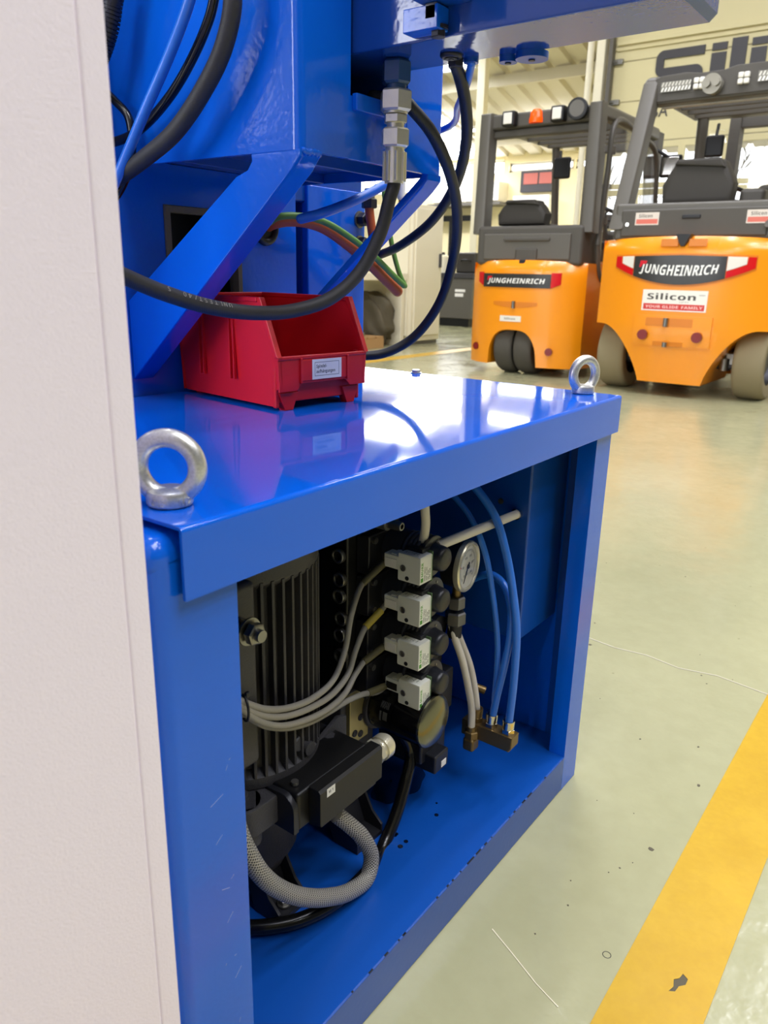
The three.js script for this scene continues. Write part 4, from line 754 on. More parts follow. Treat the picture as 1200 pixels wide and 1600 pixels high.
hoseBlack('blue_tube', 'bright blue tube crossing the left side of the machine head at the top', [[0.2620, 1.0333, -0.2702], [0.2620, 1.0143, -0.2829], [0.2620, 0.9791, -0.3130], [0.2580, 0.9371, -0.3470], [0.2500, 0.8809, -0.3866], [0.2300, 0.8255, -0.4092]], .0055, M.blueTube, 'tube');
hoseBlack('black_cable', 'thin glossy black cable behind the blue tube at the upper left', [[0.2850, 1.0382, -0.2640], [0.2850, 1.0158, -0.2747], [0.2840, 0.9822, -0.3026], [0.2830, 0.9497, -0.3427], [0.2820, 0.9234, -0.3954], [0.2800, 0.9153, -0.4367], [0.2700, 0.9127, -0.4942]], .005, M.cableBlack, 'cable');
hoseBlack('thick_hose', 'thick dark grey hose bending down across the side of the machine head', [[0.2720, 1.0312, -0.2271], [0.2720, 1.0087, -0.2301], [0.2720, 0.9791, -0.2450], [0.2700, 0.9489, -0.2713], [0.2660, 0.9146, -0.3122], [0.2620, 0.8914, -0.3608], [0.2560, 0.8729, -0.4055], [0.2500, 0.8548, -0.4597]], .0088, M.hose);
hoseBlack('black_cable', 'short looped black cable at the edge of the white panel', [[0.2840, 0.9785, -0.4674], [0.2840, 0.9571, -0.4343], [0.2860, 0.9404, -0.4160], [0.2860, 0.9188, -0.4118], [0.2840, 0.8926, -0.4146], [0.2800, 0.8631, -0.4342], [0.2700, 0.8359, -0.4681]], .0045, M.cableBlack, 'cable');
{
  const t = thing('corrugated_conduit', 'grey corrugated conduit at the very top beside the white panel', 'conduit', [0.2700, 1.0519, -0.4033]);
  const p = [[0.2700, 1.0623, -0.3974], [0.2700, 1.0466, -0.4062], [0.2680, 1.0238, -0.4133], [0.2650, 1.0010, -0.4259], [0.2600, 0.9777, -0.4430]], c = curve(p), g = [tube(p, .0085, 60, 14)];
  for (let i = 0; i < 26; i++) { const k = i / 26, a = c.getPointAt(k), d = c.getTangentAt(k); g.push(cyl(a.toArray(), d.toArray(), .0108, .0028, 16)); }
  part(t, 'conduit', g, M.darkSteel);
}
hoseBlack('orange_hose', 'orange brown hose that leaves the grommet in the column and arches to the right', [[0.5486, 0.8380, -0.4750], [0.5457, 0.8453, -0.4550], [0.5695, 0.8508, -0.4400], [0.6149, 0.8453, -0.4250], [0.6638, 0.8203, -0.4100], [0.7105, 0.7907, -0.4000], [0.7451, 0.7677, -0.3950], [0.7653, 0.7529, -0.3900]], .0088, M.orangePipe);
hoseBlack('green_cable', 'green cable lying along the orange brown hose from the grommet', [[0.5416, 0.8426, -0.4600], [0.5397, 0.8523, -0.4400], [0.5630, 0.8560, -0.4250], [0.6050, 0.8506, -0.4100], [0.6530, 0.8289, -0.3950], [0.7006, 0.8020, -0.3850], [0.7383, 0.7778, -0.3800], [0.7618, 0.7623, -0.3750]], .0048, M.greenCable, 'cable');
hoseBlack('green_cable', 'short second green cable beside the slanting right gusset', [[0.7634, 0.9043, -0.4200], [0.7618, 0.8610, -0.4100], [0.7658, 0.8124, -0.4000], [0.7713, 0.7780, -0.3900], [0.7795, 0.7611, -0.3850]], .004, M.greenCable, 'cable');
{
  const t = thing('copper_pipe', 'upright orange pipe with a grey hexagon nut beside the right gusset', 'pipe', [0.7333, 0.8451, -0.4200]);
  part(t, 'pipe', tube([[0.7241, 0.8842, -0.4200], [0.7296, 0.8592, -0.4200], [0.7388, 0.8261, -0.4200], [0.7461, 0.8068, -0.4200]], .0072, 30, 12), M.orangePipe, { uv: true });
  const n = [0.7257, 0.8843, -0.4200]; part(t, 'nut', hex(n, 'y', .0125, .014, .4), M.darkSteel); part(t, 'sleeve', cyl([n[0], n[1] + .014, n[2]], 'y', .0085, .016, 20), M.steel);
  const k = [0.7827, 0.9081, -0.4000]; const s = thing('cable_plug', 'small white rounded cable plug hanging behind the hose beside the right gusset', 'plug', k);
  part(s, 'body', new THREE.CapsuleGeometry(.0065, .02, 6, 18).translate(...k), M.paper); part(s, 'cord', tube([[k[0], k[1] + .014, k[2]], [k[0] - .01, k[1] + .04, k[2] - .012], [k[0] - .04, k[1] + .06, k[2] - .04], [k[0] - .06, k[1] + .06, -.469]], .0022, 30, 8), M.black); part(s, 'tip', cyl([k[0], k[1] - .02, k[2]], 'y', .004, .014, 14), M.yellow);
}
// ---------------------------------------------------------------- hydraulic power pack inside the cabinet
const FL = .0617;
{
  const C = [.24, FL, -.215], ax = (y) => [C[0], y, C[2]], t = thing('electric_motor', 'upright finned dark grey electric motor behind the left cabinet post', 'motor', C);
  part(t, 'housing', lathe(ax(0), 'y', [[0, .245], [.084, .245], [.088, .25], [.088, .262], [.077, .268], [.077, .475], [.086, .482], [.088, .488], [.088, .53], [.085, .545], [.085, .6], [0, .6]], 64), M.motor);
  for (let i = 0; i < 46; i++) { const a = i * Math.PI / 23; part(t, 'fin', extX([[-.0017, .262], [.0017, .262], [.0017, .486], [-.0017, .486]], .07, .0885, .0008).rotateY(-a).translate(C[0], 0, C[2]), M.motor); }
  // pad with the stud bolt towards the front left
  const b = [0.1492, 0.4635, -0.0950];
  part(t, 'pad', box(.125, .178, .30, .50, -.17, -.122, .006), M.motor);
  const s = part(t, 'stud_bolt', [cyl([b[0], b[1], b[2] - .02], 'z', .0058, .06, 20), hex([b[0], b[1], b[2] + .0], 'z', .0108, .009, .3)], M.steel);
  part(s, 'washer', cyl([b[0], b[1], b[2] - .007], 'z', .0135, .002, 28), M.steel); part(s, 'back_nut', hex([b[0], b[1], b[2] - .022], 'z', .0105, .009), M.darkSteel);
  // cast flange and bell under the motor
  const fl = []; for (const [x, z, a0] of [[.07, .07, 0], [-.07, .07, 90], [-.07, -.07, 180], [.07, -.07, 270]]) fl.push(...arc(C[0] + x, C[2] + z, .024, a0, a0 + 90, 5));
  part(t, 'flange', extY(fl, .212, .247, .003), M.motor);
  for (const [x, z] of [[.07, .07], [-.07, .07]]) part(t, 'flange_lug', [cyl([C[0] + x, .222, C[2] + z], 'y', .02, .05, 24), cyl([C[0] + x, .25, C[2] + z], 'y', .008, .008, 6)], M.motor);
  part(t, 'bell', lathe(ax(0), 'y', [[0, .1], [.05, .1], [.06, .12], [.062, .2], [.078, .213], [0, .214]], 48), M.motor);
  part(t, 'pump', lathe(ax(0), 'y', [[0, FL + .012], [.035, FL + .012], [.04, .08], [.04, .1], [0, .1]], 40), M.black);
}
// feet that carry motor and block
function foot(label, x0, x1, z, lean) {
  const t = thing('mounting_bracket', label, 'bracket', [(x0 + x1) / 2, FL, z], undefined);
  const H = .115, prof = (dz) => [[z, FL + .0003], [z, FL + .006], [z - .028, FL + .008], [z - .028 - lean, FL + H], [z - .036 - lean, FL + H], [z - .036, FL + .0003]];
  part(t, 'plate', extX(prof(0), x0 + .003, x1 - .003, .0008), M.darkSteel);
  for (const x of [x0, x1 - .004]) part(t, 'side_rib', extX([[z, FL + .0003], [z, FL + .016], [z - .016, FL + .03], [z - .022 - lean, FL + H], [z - .04 - lean, FL + H], [z - .04, FL + .0003]], x, x + .004, .0008), M.darkSteel);
  part(t, 'bolt', [hex([(x0 + x1) / 2, FL + .0125, z - .014], 'y', .0065, .006), cyl([(x0 + x1) / 2, FL + .009, z - .014], 'y', .0085, .002, 20)], M.steel);
}
foot('dark steel foot bracket under the motor, beside the lowest bend of the braided hose', .203, .2495, -.1275, .04);
foot('dark steel foot bracket under the black terminal box, further right', .3475, .402, -.129, .04);
{
  const t = thing('terminal_box', 'black motor terminal box with a small white tag and a metal cable gland', 'terminal box', [.275, .2, -.11]);
  part(t, 'lid', extX([[-.08, .2125], [-.08, .2525], [-.083, .2555], [-.097, .2555], [-.097, .21]], .2215, .331, .0012), M.black);
  part(t, 'body', box(.205, .326, .207, .2535, -.15, -.097, .004), M.black);
  part(t, 'end_arch', [extX([[-.097, .207], [-.14, .207], [-.14, .25], ...arc(-.115, .234, .018, 90, 0, 6)], .1985, .2065, .001)], M.blackPlastic);
  part(t, 'lower_lip', extX([[-.082, .213], [-.082, .208], [-.1, .203], [-.1, .213]], .225, .322, .001), M.black);
  part(t, 'lid_screw', cyl([.2165, .2565, -.112], 'y', .0042, .004, 14), M.steel);
  const lab = canvasTex(128, 96, (c, w, h) => { c.fillStyle = '#d9d8d2'; c.fillRect(0, 0, w, h); c.fillStyle = '#333'; c.font = 'bold 44px sans-serif'; c.fillText('M 1', 26, 62); });
  part(t, 'tag', new THREE.PlaneGeometry(.0135, .0105).translate(.2385, .2485, -.0796), uvPlane(1, 1, lab), { uv: true, label: 'small white tag' });
  const g = [.3465, .236, -.096];
  part(t, 'cable_gland', [hex([.336, g[1], g[2]], 'x', .0165, .009), cyl([.343, g[1], g[2]], 'x', .0135, .006, 24), lathe([.346, g[1], g[2]], 'x', [[0, 0], [.0155, 0], [.0155, .011], [.0125, .016], [0, .016]], 24)], M.zinc);
  part(t, 'bell_bracket', extZ([[.265, .2], [.345, .2], [.345, .262], [.33, .268], [.3, .255], [.265, .256]], -.152, -.146, .001, [[[.272, .214], [.272, .23], [.29, .232], [.296, .214]], [[.276, .238], [.281, .25], [.3, .249], [.291, .238]], arc(.316, .238, .0085, 0, 350, 14)]), M.motor);
  part(t, 'bracket_bolt', [cyl([0.2563, 0.2718, -0.1400], 'z', .008, .03, 18), hex([0.2428, 0.2827, -0.1350], 'z', .01, .012)], M.motor);
}
// valve block with plugs
const VX = [.4507, .4524, .4543, .459], VY = [.4516, .3965, .3365, .2793];
{
  const t = thing('valve_block', 'black hydraulic manifold block with a row of round socket plugs, between motor and solenoid valves', 'manifold', [.44, .19, -.22]);
  part(t, 'block', box(.383, .49, .262, .545, -.30, -.178, .003), M.black);
  part(t, 'lower_block', box(.37, .44, .155, .262, -.27, -.176, .003), M.motor);
  const yp = part(t, 'plated_face', box(.3795, .418, .19, .262, -.176, -.169, .0008), M.yellowZinc, { label: 'yellow zinc plated face with screws' });
  for (const [x, y] of [[.3895, .205], [.4015, .199], [.401, .224]]) part(yp, 'plate_screw', [new THREE.TorusGeometry(.0038, .0012, 8, 18).translate(x, y, -.1685), cyl([x, y, -.1695], 'z', .003, .003, 12)], M.darkSteel);
  for (const c of [[0.3820, 0.4502, -0.1901], [0.3820, 0.4196, -0.1879], [0.3820, 0.3971, -0.1888], [0.3820, 0.3677, -0.1855], [0.3820, 0.3450, -0.1875], [0.3820, 0.3159, -0.1863]]) { const p = part(t, 'plug', lathe([.383, c[1], c[2] - .0], [-1, 0, 0], [[.0062, 0], [.0062, .0045], [.0074, .0055], [.0085, .0055], [.0096, .004], [.0096, -.002], [0, -.002]], 24), M.steel); part(p, 'socket', hex([.3825, c[1], c[2]], 'x', .006, .002), M.black); }
  for (let i = 0; i < 4; i++) {
    const y = VY[i];
    const b = part(t, 'flange_plate', box(.4, .462, y - .0255, y + .0255, -.178, -.158, .002), M.darkSteel);
    for (const dy of [-.0185, .0185]) part(b, 'flange_screw', [cyl([.409, y + dy, -.1565], 'z', .0042, .005, 16), cyl([.409, y + dy, -.1545], 'z', .0022, .0024, 6)], M.steel);
  }
  part(t, 'top_plate', [box(.392, .47, .494, .545, -.18, -.15, .002)], M.darkSteel);
  const f = [0.4085, 0.4965, -0.1200]; const fit = part(t, 'socket_fitting', [lathe(f, 'z', [[.0032, .004], [.0048, .004], [.0058, .002], [.0058, -.02], [0, -.02]], 20), cyl([f[0], f[1], f[2] - .026], 'z', .009, .02, 20)], M.steel);
  part(t, 'lower_valve', [box(.465, .535, .2, .262, -.19, -.11, .003), box(.468, .53, .135, .2, -.19, -.115, .004), box(.478, .512, .122, .15, -.18, -.098, .003)], M.blackPlastic);
  const e = [0.4977, 0.1362, -0.0970]; part(t, 'port_mark', box(.4935, .5055, .1265, .1365, -.0985, -.0972, .0006), M.paper);
  part(t, 'relief_valve', [cyl([.515, .32, -.165], 'z', .02, .08, 26), hex([.515, .285, -.145], 'z', .019, .03), box(.5, .545, .2, .27, -.2, -.135, .004)], M.blackPlastic);
  part(t, 'pipe_stub', rod([0.6022, 0.1993, -0.1200], [0.6118, 0.1926, -0.1000], .006, 16), M.brass);
}
// solenoid valves: one built, three copies
function solenoid() {
  const t = thing('solenoid_valve', '', 'valve', [0, 0, 0], 'solenoid valves on the manifold');
  const big = (g) => [g].flat(9).map((q) => q.translate(.013, 0, .0265).scale(1.12, 1.12, 1.12).translate(-.013, -.0055, -.0265));
  const m = (name, g, mat, on = t, o = {}) => { const q = new THREE.Mesh(merged(g, o.uv), mat); q.name = name; if (o.label) q.userData.label = o.label; on.add(q); return q; };
  // local: origin at the knob's front centre, z out of the cabinet
  m('knob', lathe([0, 0, 0], 'z', [[0, 0], [.011, 0], [.0145, -.0025], [.0155, -.006], [.0165, -.014], [.0178, -.018], [.0178, -.02], [0, -.02]], 36), M.blackPlastic);
  const coil = m('coil', lathe([0, 0, 0], 'z', [[0, -.0185], [.0248, -.0185], [.0262, -.0195], [.0262, -.024], [.0232, -.0245], [.0232, -.052], [.0255, -.0525], [.0255, -.08], [0, -.08]], 48), M.coil);
  for (let i = 0; i < 4; i++) m('coil_rib', lathe([0, 0, -.0285 - i * .006], 'z', [[.022, 0], [.0258, 0], [.0262, -.0005], [.0262, -.0022], [.0258, -.0027], [.022, -.0027]], 48), M.coilRibLit, coil);
  m('coil_screw', [0, Math.PI].map((a) => cyl([Math.cos(a + 1.2) * .0205, Math.sin(a + 1.2) * .0205, -.0183], 'z', .0016, .0012, 10)), M.steel, coil);
  m('core_tube', cyl([0, 0, -.09], 'z', .019, .03, 32), M.black);
  m('socket', box(-.0285, -.012, -.017, .017, -.042, -.0165, .001), M.blackPlastic);
  m('gasket', big(box(-.0165, -.0145, -.0172, .0172, -.0425, -.0115, .0006)), P({ color: 0x4f6a46, roughness: .6 }));
  // white plug, wider towards the outside, with a strain relief arm pointing back
  const plug = m('plug', big([extY([[-.0165, -.012], [-.0385, -.012], [-.0385, -.0405], [-.0165, -.0405]], -.0165, .0155, .0022)]), M.connector, t, { label: 'off white plug with green print' });
  m('cable_arm', big([box(-.0375, -.019, -.0055, .0105, -.0605, -.0385, .0016), box(-.036, -.021, .009, .0118, -.052, -.045, .001)]), M.connector, plug);
  m('arm_window', big(box(-.0381, -.0374, -.0028, .006, -.0585, -.0435, .0003)), M.paper, plug);
  const sc = m('plug_screw', big([new THREE.TorusGeometry(.0031, .0007, 8, 20).rotateY(Math.PI / 2).translate(-.0386, -.0012, -.034), cyl([-.0383, -.0012, -.034], 'x', .0029, .001, 16)]), M.steel, plug);
  m('corner_screw', big([cyl([-.0384, -.0115, -.0285], 'x', .0024, .0012, 14)]), M.darkSteel, plug);
  const print = canvasTex(128, 160, (c, w, h) => { c.fillStyle = '#e2e3d8'; c.fillRect(0, 0, w, h); c.save(); c.translate(30, h - 12); c.rotate(-Math.PI / 2); c.fillStyle = '#3f8a1f'; c.font = 'bold 31px sans-serif'; c.fillRect(0, -24, 26, 27); c.fillText('MURR', 32, 1); c.fillStyle = '#3c4238'; c.font = 'bold 17px sans-serif'; c.fillText('7000-18021', 0, 26); c.fillText('24V AC/DC', 0, 46); c.fillText('4A  PG9', 0, 65); c.fillText('LED VDR', 0, 83); c.restore(); c.fillStyle = '#6fa24f'; c.fillRect(w - 9, 0, 3, h); });
  m('printed_face', big(new THREE.PlaneGeometry(.0215, .029).translate(-.0272, -.0008, -.0118)), uvPlane(1, 1, print), plug, { uv: true });
  const tp = canvasTex(96, 96, (c, w, h) => { c.fillStyle = '#dcddd2'; c.fillRect(0, 0, w, h); c.fillStyle = '#55554e'; c.font = 'bold 14px sans-serif'; for (let i = 0; i < 5; i++) c.fillText(['24 V', '+  1', '-  2', 'PE 3', 'max 4A'][i], 14, 20 + i * 16); });
  m('top_print', big(new THREE.PlaneGeometry(.018, .022).rotateX(-Math.PI / 2).translate(-.0275, .0157, -.027)), uvPlane(1, 1, tp), plug, { uv: true });
  return t;
}
const valve = solenoid();
['topmost solenoid valve with white plug, just below the lid edge beside the gauge', 'second solenoid valve from the top, whose cable carries a yellow tag', 'third solenoid valve from the top, between two other white plugs', 'lowest solenoid valve, its white plug with an open dark window'].forEach((label, i) => {
  const o = i ? valve.clone() : valve; if (i) { o.name = numbered('solenoid_valve'); scene.add(o); }
  o.userData = { label, category: 'valve', group: 'solenoid valves on the manifold' };
  o.position.set(VX[i], VY[i], -.0785);
  if (i === 3) { o.traverse((q) => { if (q.name === 'arm_window') { q.material = M.black; q.userData.label = 'open dark window'; } }); }
});
// pressure gauge
{
  const c = [0.5399, 0.4113, -0.1000], t = thing('pressure_gauge', 'round glycerine pressure gauge with a pale dial, right of the topmost solenoid valve', 'gauge', [c[0], .31, -.118]);
  const d = [.12, .0, 1], q = quatY(d), put = (g) => g.applyQuaternion(q).translate(...c), V0 = (r, y) => [r, y];
  part(t, 'case', put(toCreasedNormals(new THREE.LatheGeometry([[0, -.03], [.024, -.03], [.03, -.026], [.0315, -.004], [.0315, 0]].map((p) => new THREE.Vector2(...p)), 48), .6)), M.blackPlastic);
  part(t, 'bezel', put(toCreasedNormals(new THREE.LatheGeometry([[.0288, -.004], [.0345, -.006], [.0352, -.003], [.0348, .001], [.033, .003], [.0302, .0025], [.0288, -.001], [.0288, -.004]].map((p) => new THREE.Vector2(...p)), 56), .6)), M.zinc);
  const dial = canvasTex(256, 256, (k, w) => { k.fillStyle = '#d8d6cc'; k.fillRect(0, 0, w, w); k.translate(128, 128); k.fillStyle = '#222'; for (let i = 0; i <= 50; i++) { const a = (135 + i * 5.4) * Math.PI / 180; k.save(); k.rotate(a); k.fillRect(i % 10 ? 94 : 84, -1.4, i % 10 ? 12 : 22, 2.8); k.restore(); } k.font = 'bold 22px sans-serif'; k.textAlign = 'center'; ['0', '50', '100', '150', '200', '250'].forEach((s, i) => { const a = (135 + i * 54) * Math.PI / 180; k.fillText(s, Math.cos(a) * 66, Math.sin(a) * 66 + 8); }); k.font = '20px sans-serif'; k.fillText('bar', 0, 52); k.fillStyle = '#c33'; k.beginPath(); k.arc(-100, -20, 6, 0, 7); k.fill(); });
  const flat = new THREE.CircleGeometry(.0292, 48); const qz = new THREE.Quaternion().setFromUnitVectors(new THREE.Vector3(0, 0, 1), V(d).normalize());
  const face = part(t, 'dial', flat.applyQuaternion(qz).translate(...c), uvPlane(1, 1, dial), { uv: true });
  const nd = extZ([[-.0012, -.006], [.0012, -.006], [.0005, .024], [-.0005, .024]], .0006, .0012, .0001).rotateZ(2.55); part(face, 'needle', [nd.applyQuaternion(qz).translate(...c), cyl([0, 0, .001], 'z', .003, .0016, 18).applyQuaternion(qz).translate(...c)], M.black);
  part(t, 'glass', new THREE.CircleGeometry(.0295, 40).translate(0, 0, .0022).applyQuaternion(qz).translate(...c), M.glass);
  const x = c[0] - .002, z = -.114;
  part(t, 'stem', [cyl([x, .372, z], 'y', .006, .016, 20)], M.brass); part(t, 'stem_nut', hex([x, .357, z], 'y', .0125, .018, .3), M.steel); part(t, 'union_nut', hex([x, .334, z], 'y', .0145, .019, .3), M.steel);
  part(t, 'lower_fitting', [cyl([x, .316, z], 'y', .0105, .02, 8)], M.darkSteel);
}
// oil filter
{
  const c = [.4437, .2305, -.081], t = thing('oil_filter', 'black oil filter canister lying below the valves, with a domed bare end', 'filter', [c[0], c[1] - .036, -.125]);
  part(t, 'canister', lathe([c[0], c[1], 0], 'z', [[0, -.168], [.03, -.168], [.035, -.165], [.0355, -.158], [.036, -.1], [.036, -.086], [.0345, -.084]], 56), M.blackGloss);
  part(t, 'domed_end', lathe([c[0], c[1], 0], 'z', [[.0352, -.086], [.0348, -.0825], [.031, -.079], [.02, -.076], [.009, -.075], [0, -.0748]], 56), S({ color: 0x77755f, metalness: .85, roughness: .2 }));
  part(t, 'seal_rim', lathe([c[0], c[1], 0], 'z', [[.033, -.1695], [.0385, -.1695], [.0395, -.167], [.0385, -.1635], [.034, -.163]], 48), M.motor);
  const tx = canvasTex(256, 128, (k, w, h) => { k.fillStyle = '#08080a'; k.fillRect(0, 0, w, h); k.fillStyle = '#5a5a58'; k.font = 'bold 38px sans-serif'; k.fillText('MANN', 40, 50); k.fillRect(50, 62, 60, 34); k.fillRect(128, 62, 26, 40); });
  part(t, 'print', surfGrid(20, 2, (u, v) => { const a = (200 - u * 70) * Math.PI / 180 - Math.PI * 0; return [c[0] + Math.cos(a) * .0363, c[1] - Math.sin(a) * -.0363, -.155 + v * .03]; }), uvPlane(1, 1, (tx.rotation = -Math.PI / 2, tx.center.set(.5, .5), tx), { roughness: .25 }), { uv: true });
}
// grey signal cables from the plugs to the tie at the left post
const cab = (label, pts, tag) => {
  const c = solo('signal_cable', label, 'cable', tube(pts, .0036, 120, 12), M.cableGrey, undefined, true);
  const k = curve(pts), n = k.getPointAt(tag[0]), d = k.getPointAt(tag[1]);
  part(c, 'cable_marker', rod(n.toArray(), d.toArray(), .0046, 14), tag[2] ? M.tagYellow : M.tagOlive);
};
cab('grey cable from the topmost white plug, upper one of the bundle', [[.4215, .4486, -.141], [0.4047, 0.4350, -0.1500], [0.3837, 0.4219, -0.1550], [0.3572, 0.3923, -0.1500], [0.3396, 0.3545, -0.1450], [0.3081, 0.3336, -0.1350], [0.2618, 0.3338, -0.1250], [0.2112, 0.3490, -0.1150], [0.1708, 0.3703, -0.1060], [0.1387, 0.3949, -0.0980], [0.1092, 0.4209, -0.0900]], [.02, .12]);
cab('grey cable from the second white plug, with a yellow marker sleeve', [[.423, .3935, -.141], [0.4118, 0.3745, -0.1500], [0.3899, 0.3641, -0.1530], [0.3664, 0.3421, -0.1500], [0.3471, 0.3216, -0.1450], [0.3081, 0.3153, -0.1350], [0.2531, 0.3263, -0.1220], [0.2043, 0.3433, -0.1130], [0.1653, 0.3662, -0.1050], [0.1337, 0.3929, -0.0970], [0.1068, 0.4175, -0.0900]], [.05, .13, 1]);
cab('grey cable from the third white plug, third one of the bundle', [[.425, .3335, -.141], [0.4107, 0.3241, -0.1480], [0.3871, 0.3205, -0.1500], [0.3644, 0.3113, -0.1480], [0.3352, 0.3011, -0.1400], [0.2910, 0.3034, -0.1300], [0.2406, 0.3173, -0.1200], [0.1983, 0.3354, -0.1120], [0.1624, 0.3609, -0.1040], [0.1335, 0.3889, -0.0970], [0.1066, 0.4144, -0.0900]], [.03, .13]);
cab('grey cable from the lowest white plug, lower one of the bundle', [[.4295, .2763, -.141], [0.4098, 0.2666, -0.1460], [0.3829, 0.2745, -0.1480], [0.3487, 0.2821, -0.1460], [0.3037, 0.2909, -0.1380], [0.2595, 0.3031, -0.1280], [0.2138, 0.3229, -0.1180], [0.1730, 0.3493, -0.1090], [0.1392, 0.3816, -0.1000], [0.1081, 0.4096, -0.0920]], [.03, .12]);
{ const p = [0.1353, 0.3942, -0.0970]; const g = new THREE.TorusGeometry(.010, .0014, 8, 28).scale(1, 1.25, 1).rotateY(1.2).translate(p[0], p[1] - .002, p[2]); const t = thing('cable_tie', 'dark cable tie around the grey cable bundle at the left post', 'cable tie', p); part(t, 'band', g, M.blackPlastic); part(t, 'lock', cbox([p[0] + .002, p[1] + .012, p[2] + .002], .005, .005, .004, .001), M.blackPlastic); }
// hoses on the cabinet floor
{
  const t = thing('braided_hose', 'steel braided hose bent into a loop on the cabinet floor', 'hose', [.25, FL, -.1]);
  part(t, 'hose', tube([[0.2885, 0.1694, -0.1150], [0.3028, 0.1498, -0.1070], [0.3191, 0.1247, -0.0990], [0.3286, 0.0935, -0.0920], [0.3163, 0.0736, -0.0880], [0.2804, 0.0808, -0.0850], [0.2343, 0.1073, -0.0830], [0.1916, 0.1410, -0.0820], [0.1585, 0.1764, -0.0820], [0.1353, 0.2108, -0.0820], [0.1205, 0.2443, -0.0830], [0.1106, 0.2756, -0.0850], [0.1085, 0.3017, -0.0900]], .0098, 160, 20), M.braid, { uv: true });
}
solo('black_hose', 'glossy black hose on the cabinet floor, running from behind the filter to the left', 'hose', tube([[.452, .2, -.15], [0.4708, 0.1478, -0.1350], [0.4489, 0.1177, -0.1260], [0.4184, 0.0824, -0.1200], [0.3826, 0.0571, -0.1150], [0.3122, 0.0715, -0.0937], [0.2598, 0.0715, -0.0953], [0.2193, 0.0715, -0.1088], [0.1954, 0.0715, -0.1261], [0.1766, 0.0715, -0.1457], [0.1581, 0.0715, -0.1751], [0.1470, 0.0715, -0.2114]], .0085, 150, 16), M.cableBlack, undefined, true);
// pipe into the housing, blue tubes, white hoses and the brass rail
{
  const a = [.455, .4645, -.096], b = [.6385, .4645, -.0825], t = thing('steel_pipe', 'straight beige pipe running from behind the gauge into the blue inner housing', 'pipe', a);
  part(t, 'pipe', rod(a, b, .0062, 20), M.cableWhite); part(t, 'ferrule', rod([.634, .4645, -.0828], [.6405, .4645, -.0824], .0078, 20), M.chrome);
}
solo('beige_hose', 'short upright beige hose from under the lid down to the topmost solenoid valve', 'hose', tube([[0.4269, 0.5448, -0.1000], [0.4314, 0.5165, -0.1000], [0.4372, 0.4948, -0.1020], [0.4420, 0.4718, -0.1080], [0.4452, 0.4527, -0.1150]], .0055, 40, 14), M.cableWhite, undefined, true);
solo('blue_tube', 'thicker blue tube nearest the cabinet opening, bowed down to the end of the brass rail', 'tube', tube([[0.5550, 0.5476, -0.1580], [0.5600, 0.5294, -0.1301], [0.5650, 0.5084, -0.1044], [0.5700, 0.4769, -0.0800], [0.5750, 0.4283, -0.0629], [0.5780, 0.3712, -0.0495], [0.5800, 0.3208, -0.0417], [0.5800, 0.2482, -0.0399], [0.5800, 0.1762, -0.0423]], .0056, 110, 16), M.blueTube, undefined, true);
solo('blue_tube', 'thinner blue tube in front of the gauge side, running down behind the thick blue one', 'tube', tube([[0.5500, 0.5238, -0.1741], [0.5560, 0.4988, -0.1379], [0.5600, 0.4727, -0.1119], [0.5650, 0.4292, -0.0903], [0.5700, 0.3665, -0.0760], [0.5750, 0.3003, -0.0670], [0.5820, 0.2474, -0.0681], [0.5880, 0.1972, -0.0719]], .0041, 100, 14), M.blueTube, undefined, true);
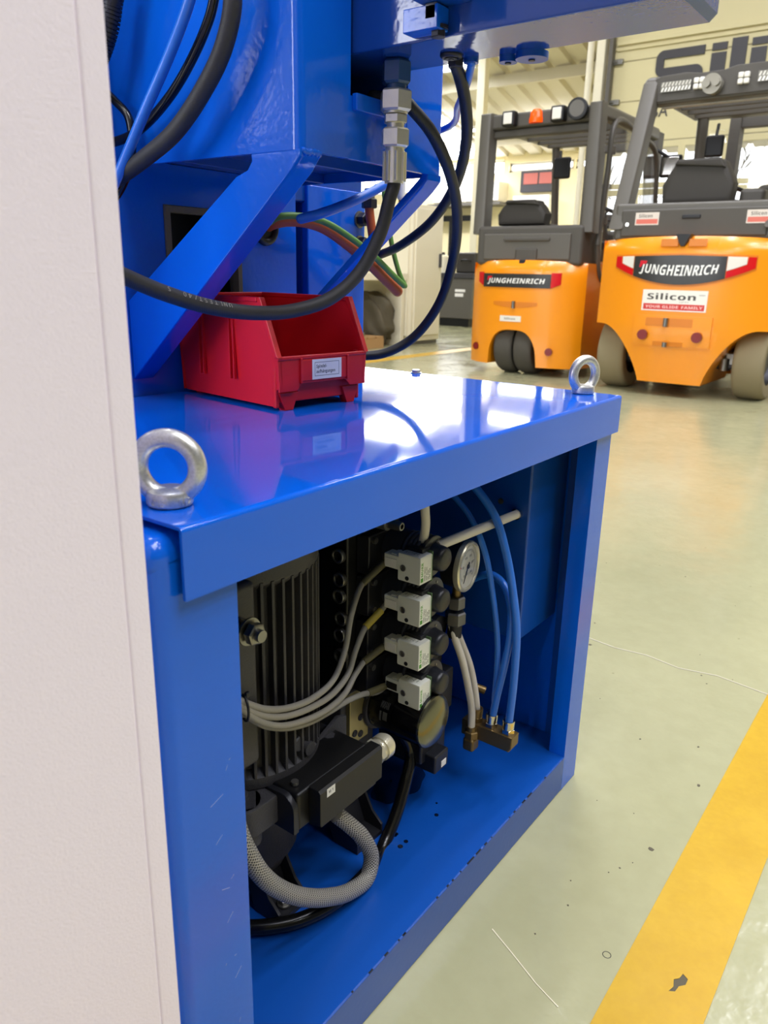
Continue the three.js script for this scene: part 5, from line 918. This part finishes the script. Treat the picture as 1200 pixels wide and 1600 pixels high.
solo('blue_tube', 'blue tube looping over beside the gauge and down to the brass rail', 'tube', tube([[0.6050, 0.3650, -0.1288], [0.6000, 0.3753, -0.1139], [0.5960, 0.3837, -0.0938], [0.5900, 0.3780, -0.0720], [0.5850, 0.3527, -0.0566], [0.5820, 0.3121, -0.0519], [0.5800, 0.2625, -0.0560], [0.5800, 0.2143, -0.0636], [0.5800, 0.1674, -0.0695]], .0053, 100, 16), M.blueTube, undefined, true);
solo('white_hose', 'off white hose from the gauge fitting down to the brass elbow', 'hose', tube([[0.5334, 0.3221, -0.1160], [0.5332, 0.3083, -0.1110], [0.5420, 0.2726, -0.1020], [0.5541, 0.2244, -0.0960], [0.5638, 0.1846, -0.0940], [0.5660, 0.1465, -0.0940]], .0053, 70, 16), M.cableWhite, undefined, true);
solo('white_hose', 'off white hose lying behind the first one, down to the brass rail', 'hose', tube([[0.5521, 0.3134, -0.1220], [0.5597, 0.2903, -0.1170], [0.5754, 0.2466, -0.1080], [0.5806, 0.2058, -0.1000], [0.5824, 0.1628, -0.0940]], .0053, 70, 16), M.cableWhite, undefined, true);
{
  const e = [0.5800, 0.1530, -0.0304], y = .149, t = thing('brass_rail', 'brass distributor rail with plug fittings for the blue tubes', 'distributor', [.58, y - .013, -.08]);
  part(t, 'bar', extX([[e[2], y + .012], [e[2] - .082, y + .012], [e[2] - .082, y - .012], [e[2] - .004, y - .012], ...arc(e[2] - .009, y - .003, .009, -60, 0, 5)], .569, .591, .0018), M.brass);
  for (const [z, mat] of [[-.0425, M.chrome], [-.0695, M.chrome], [-.094, M.brass]]) { const f = part(t, 'push_fitting', [hex([.58, y + .0155, z], 'y', .0095, .008), lathe([.58, y + .018, z], 'y', [[.0056, .014], [.0082, .014], [.0088, .012], [.0082, 0], [0, 0]], 24)], mat); }
}
{
  const b = [0.5666, 0.1409, -0.0940], t = thing('brass_elbow', 'brass elbow fitting at the foot of the front white hose', 'fitting', b);
  part(t, 'nut', [hex([b[0], b[1] + .004, b[2]], 'y', .0105, .012), cyl([b[0], b[1] + .013, b[2]], 'y', .0078, .008, 20)], M.brass); part(t, 'body', [cbox([b[0] - .0, b[1] - .011, b[2]], .019, .02, .018, .004)], M.brass);
}
// ---------------------------------------------------------------- shadows and the picture
scene.traverse((o) => { if (o.isMesh) { o.castShadow = true; o.receiveShadow = true; } });
renderer.render(scene, camera);
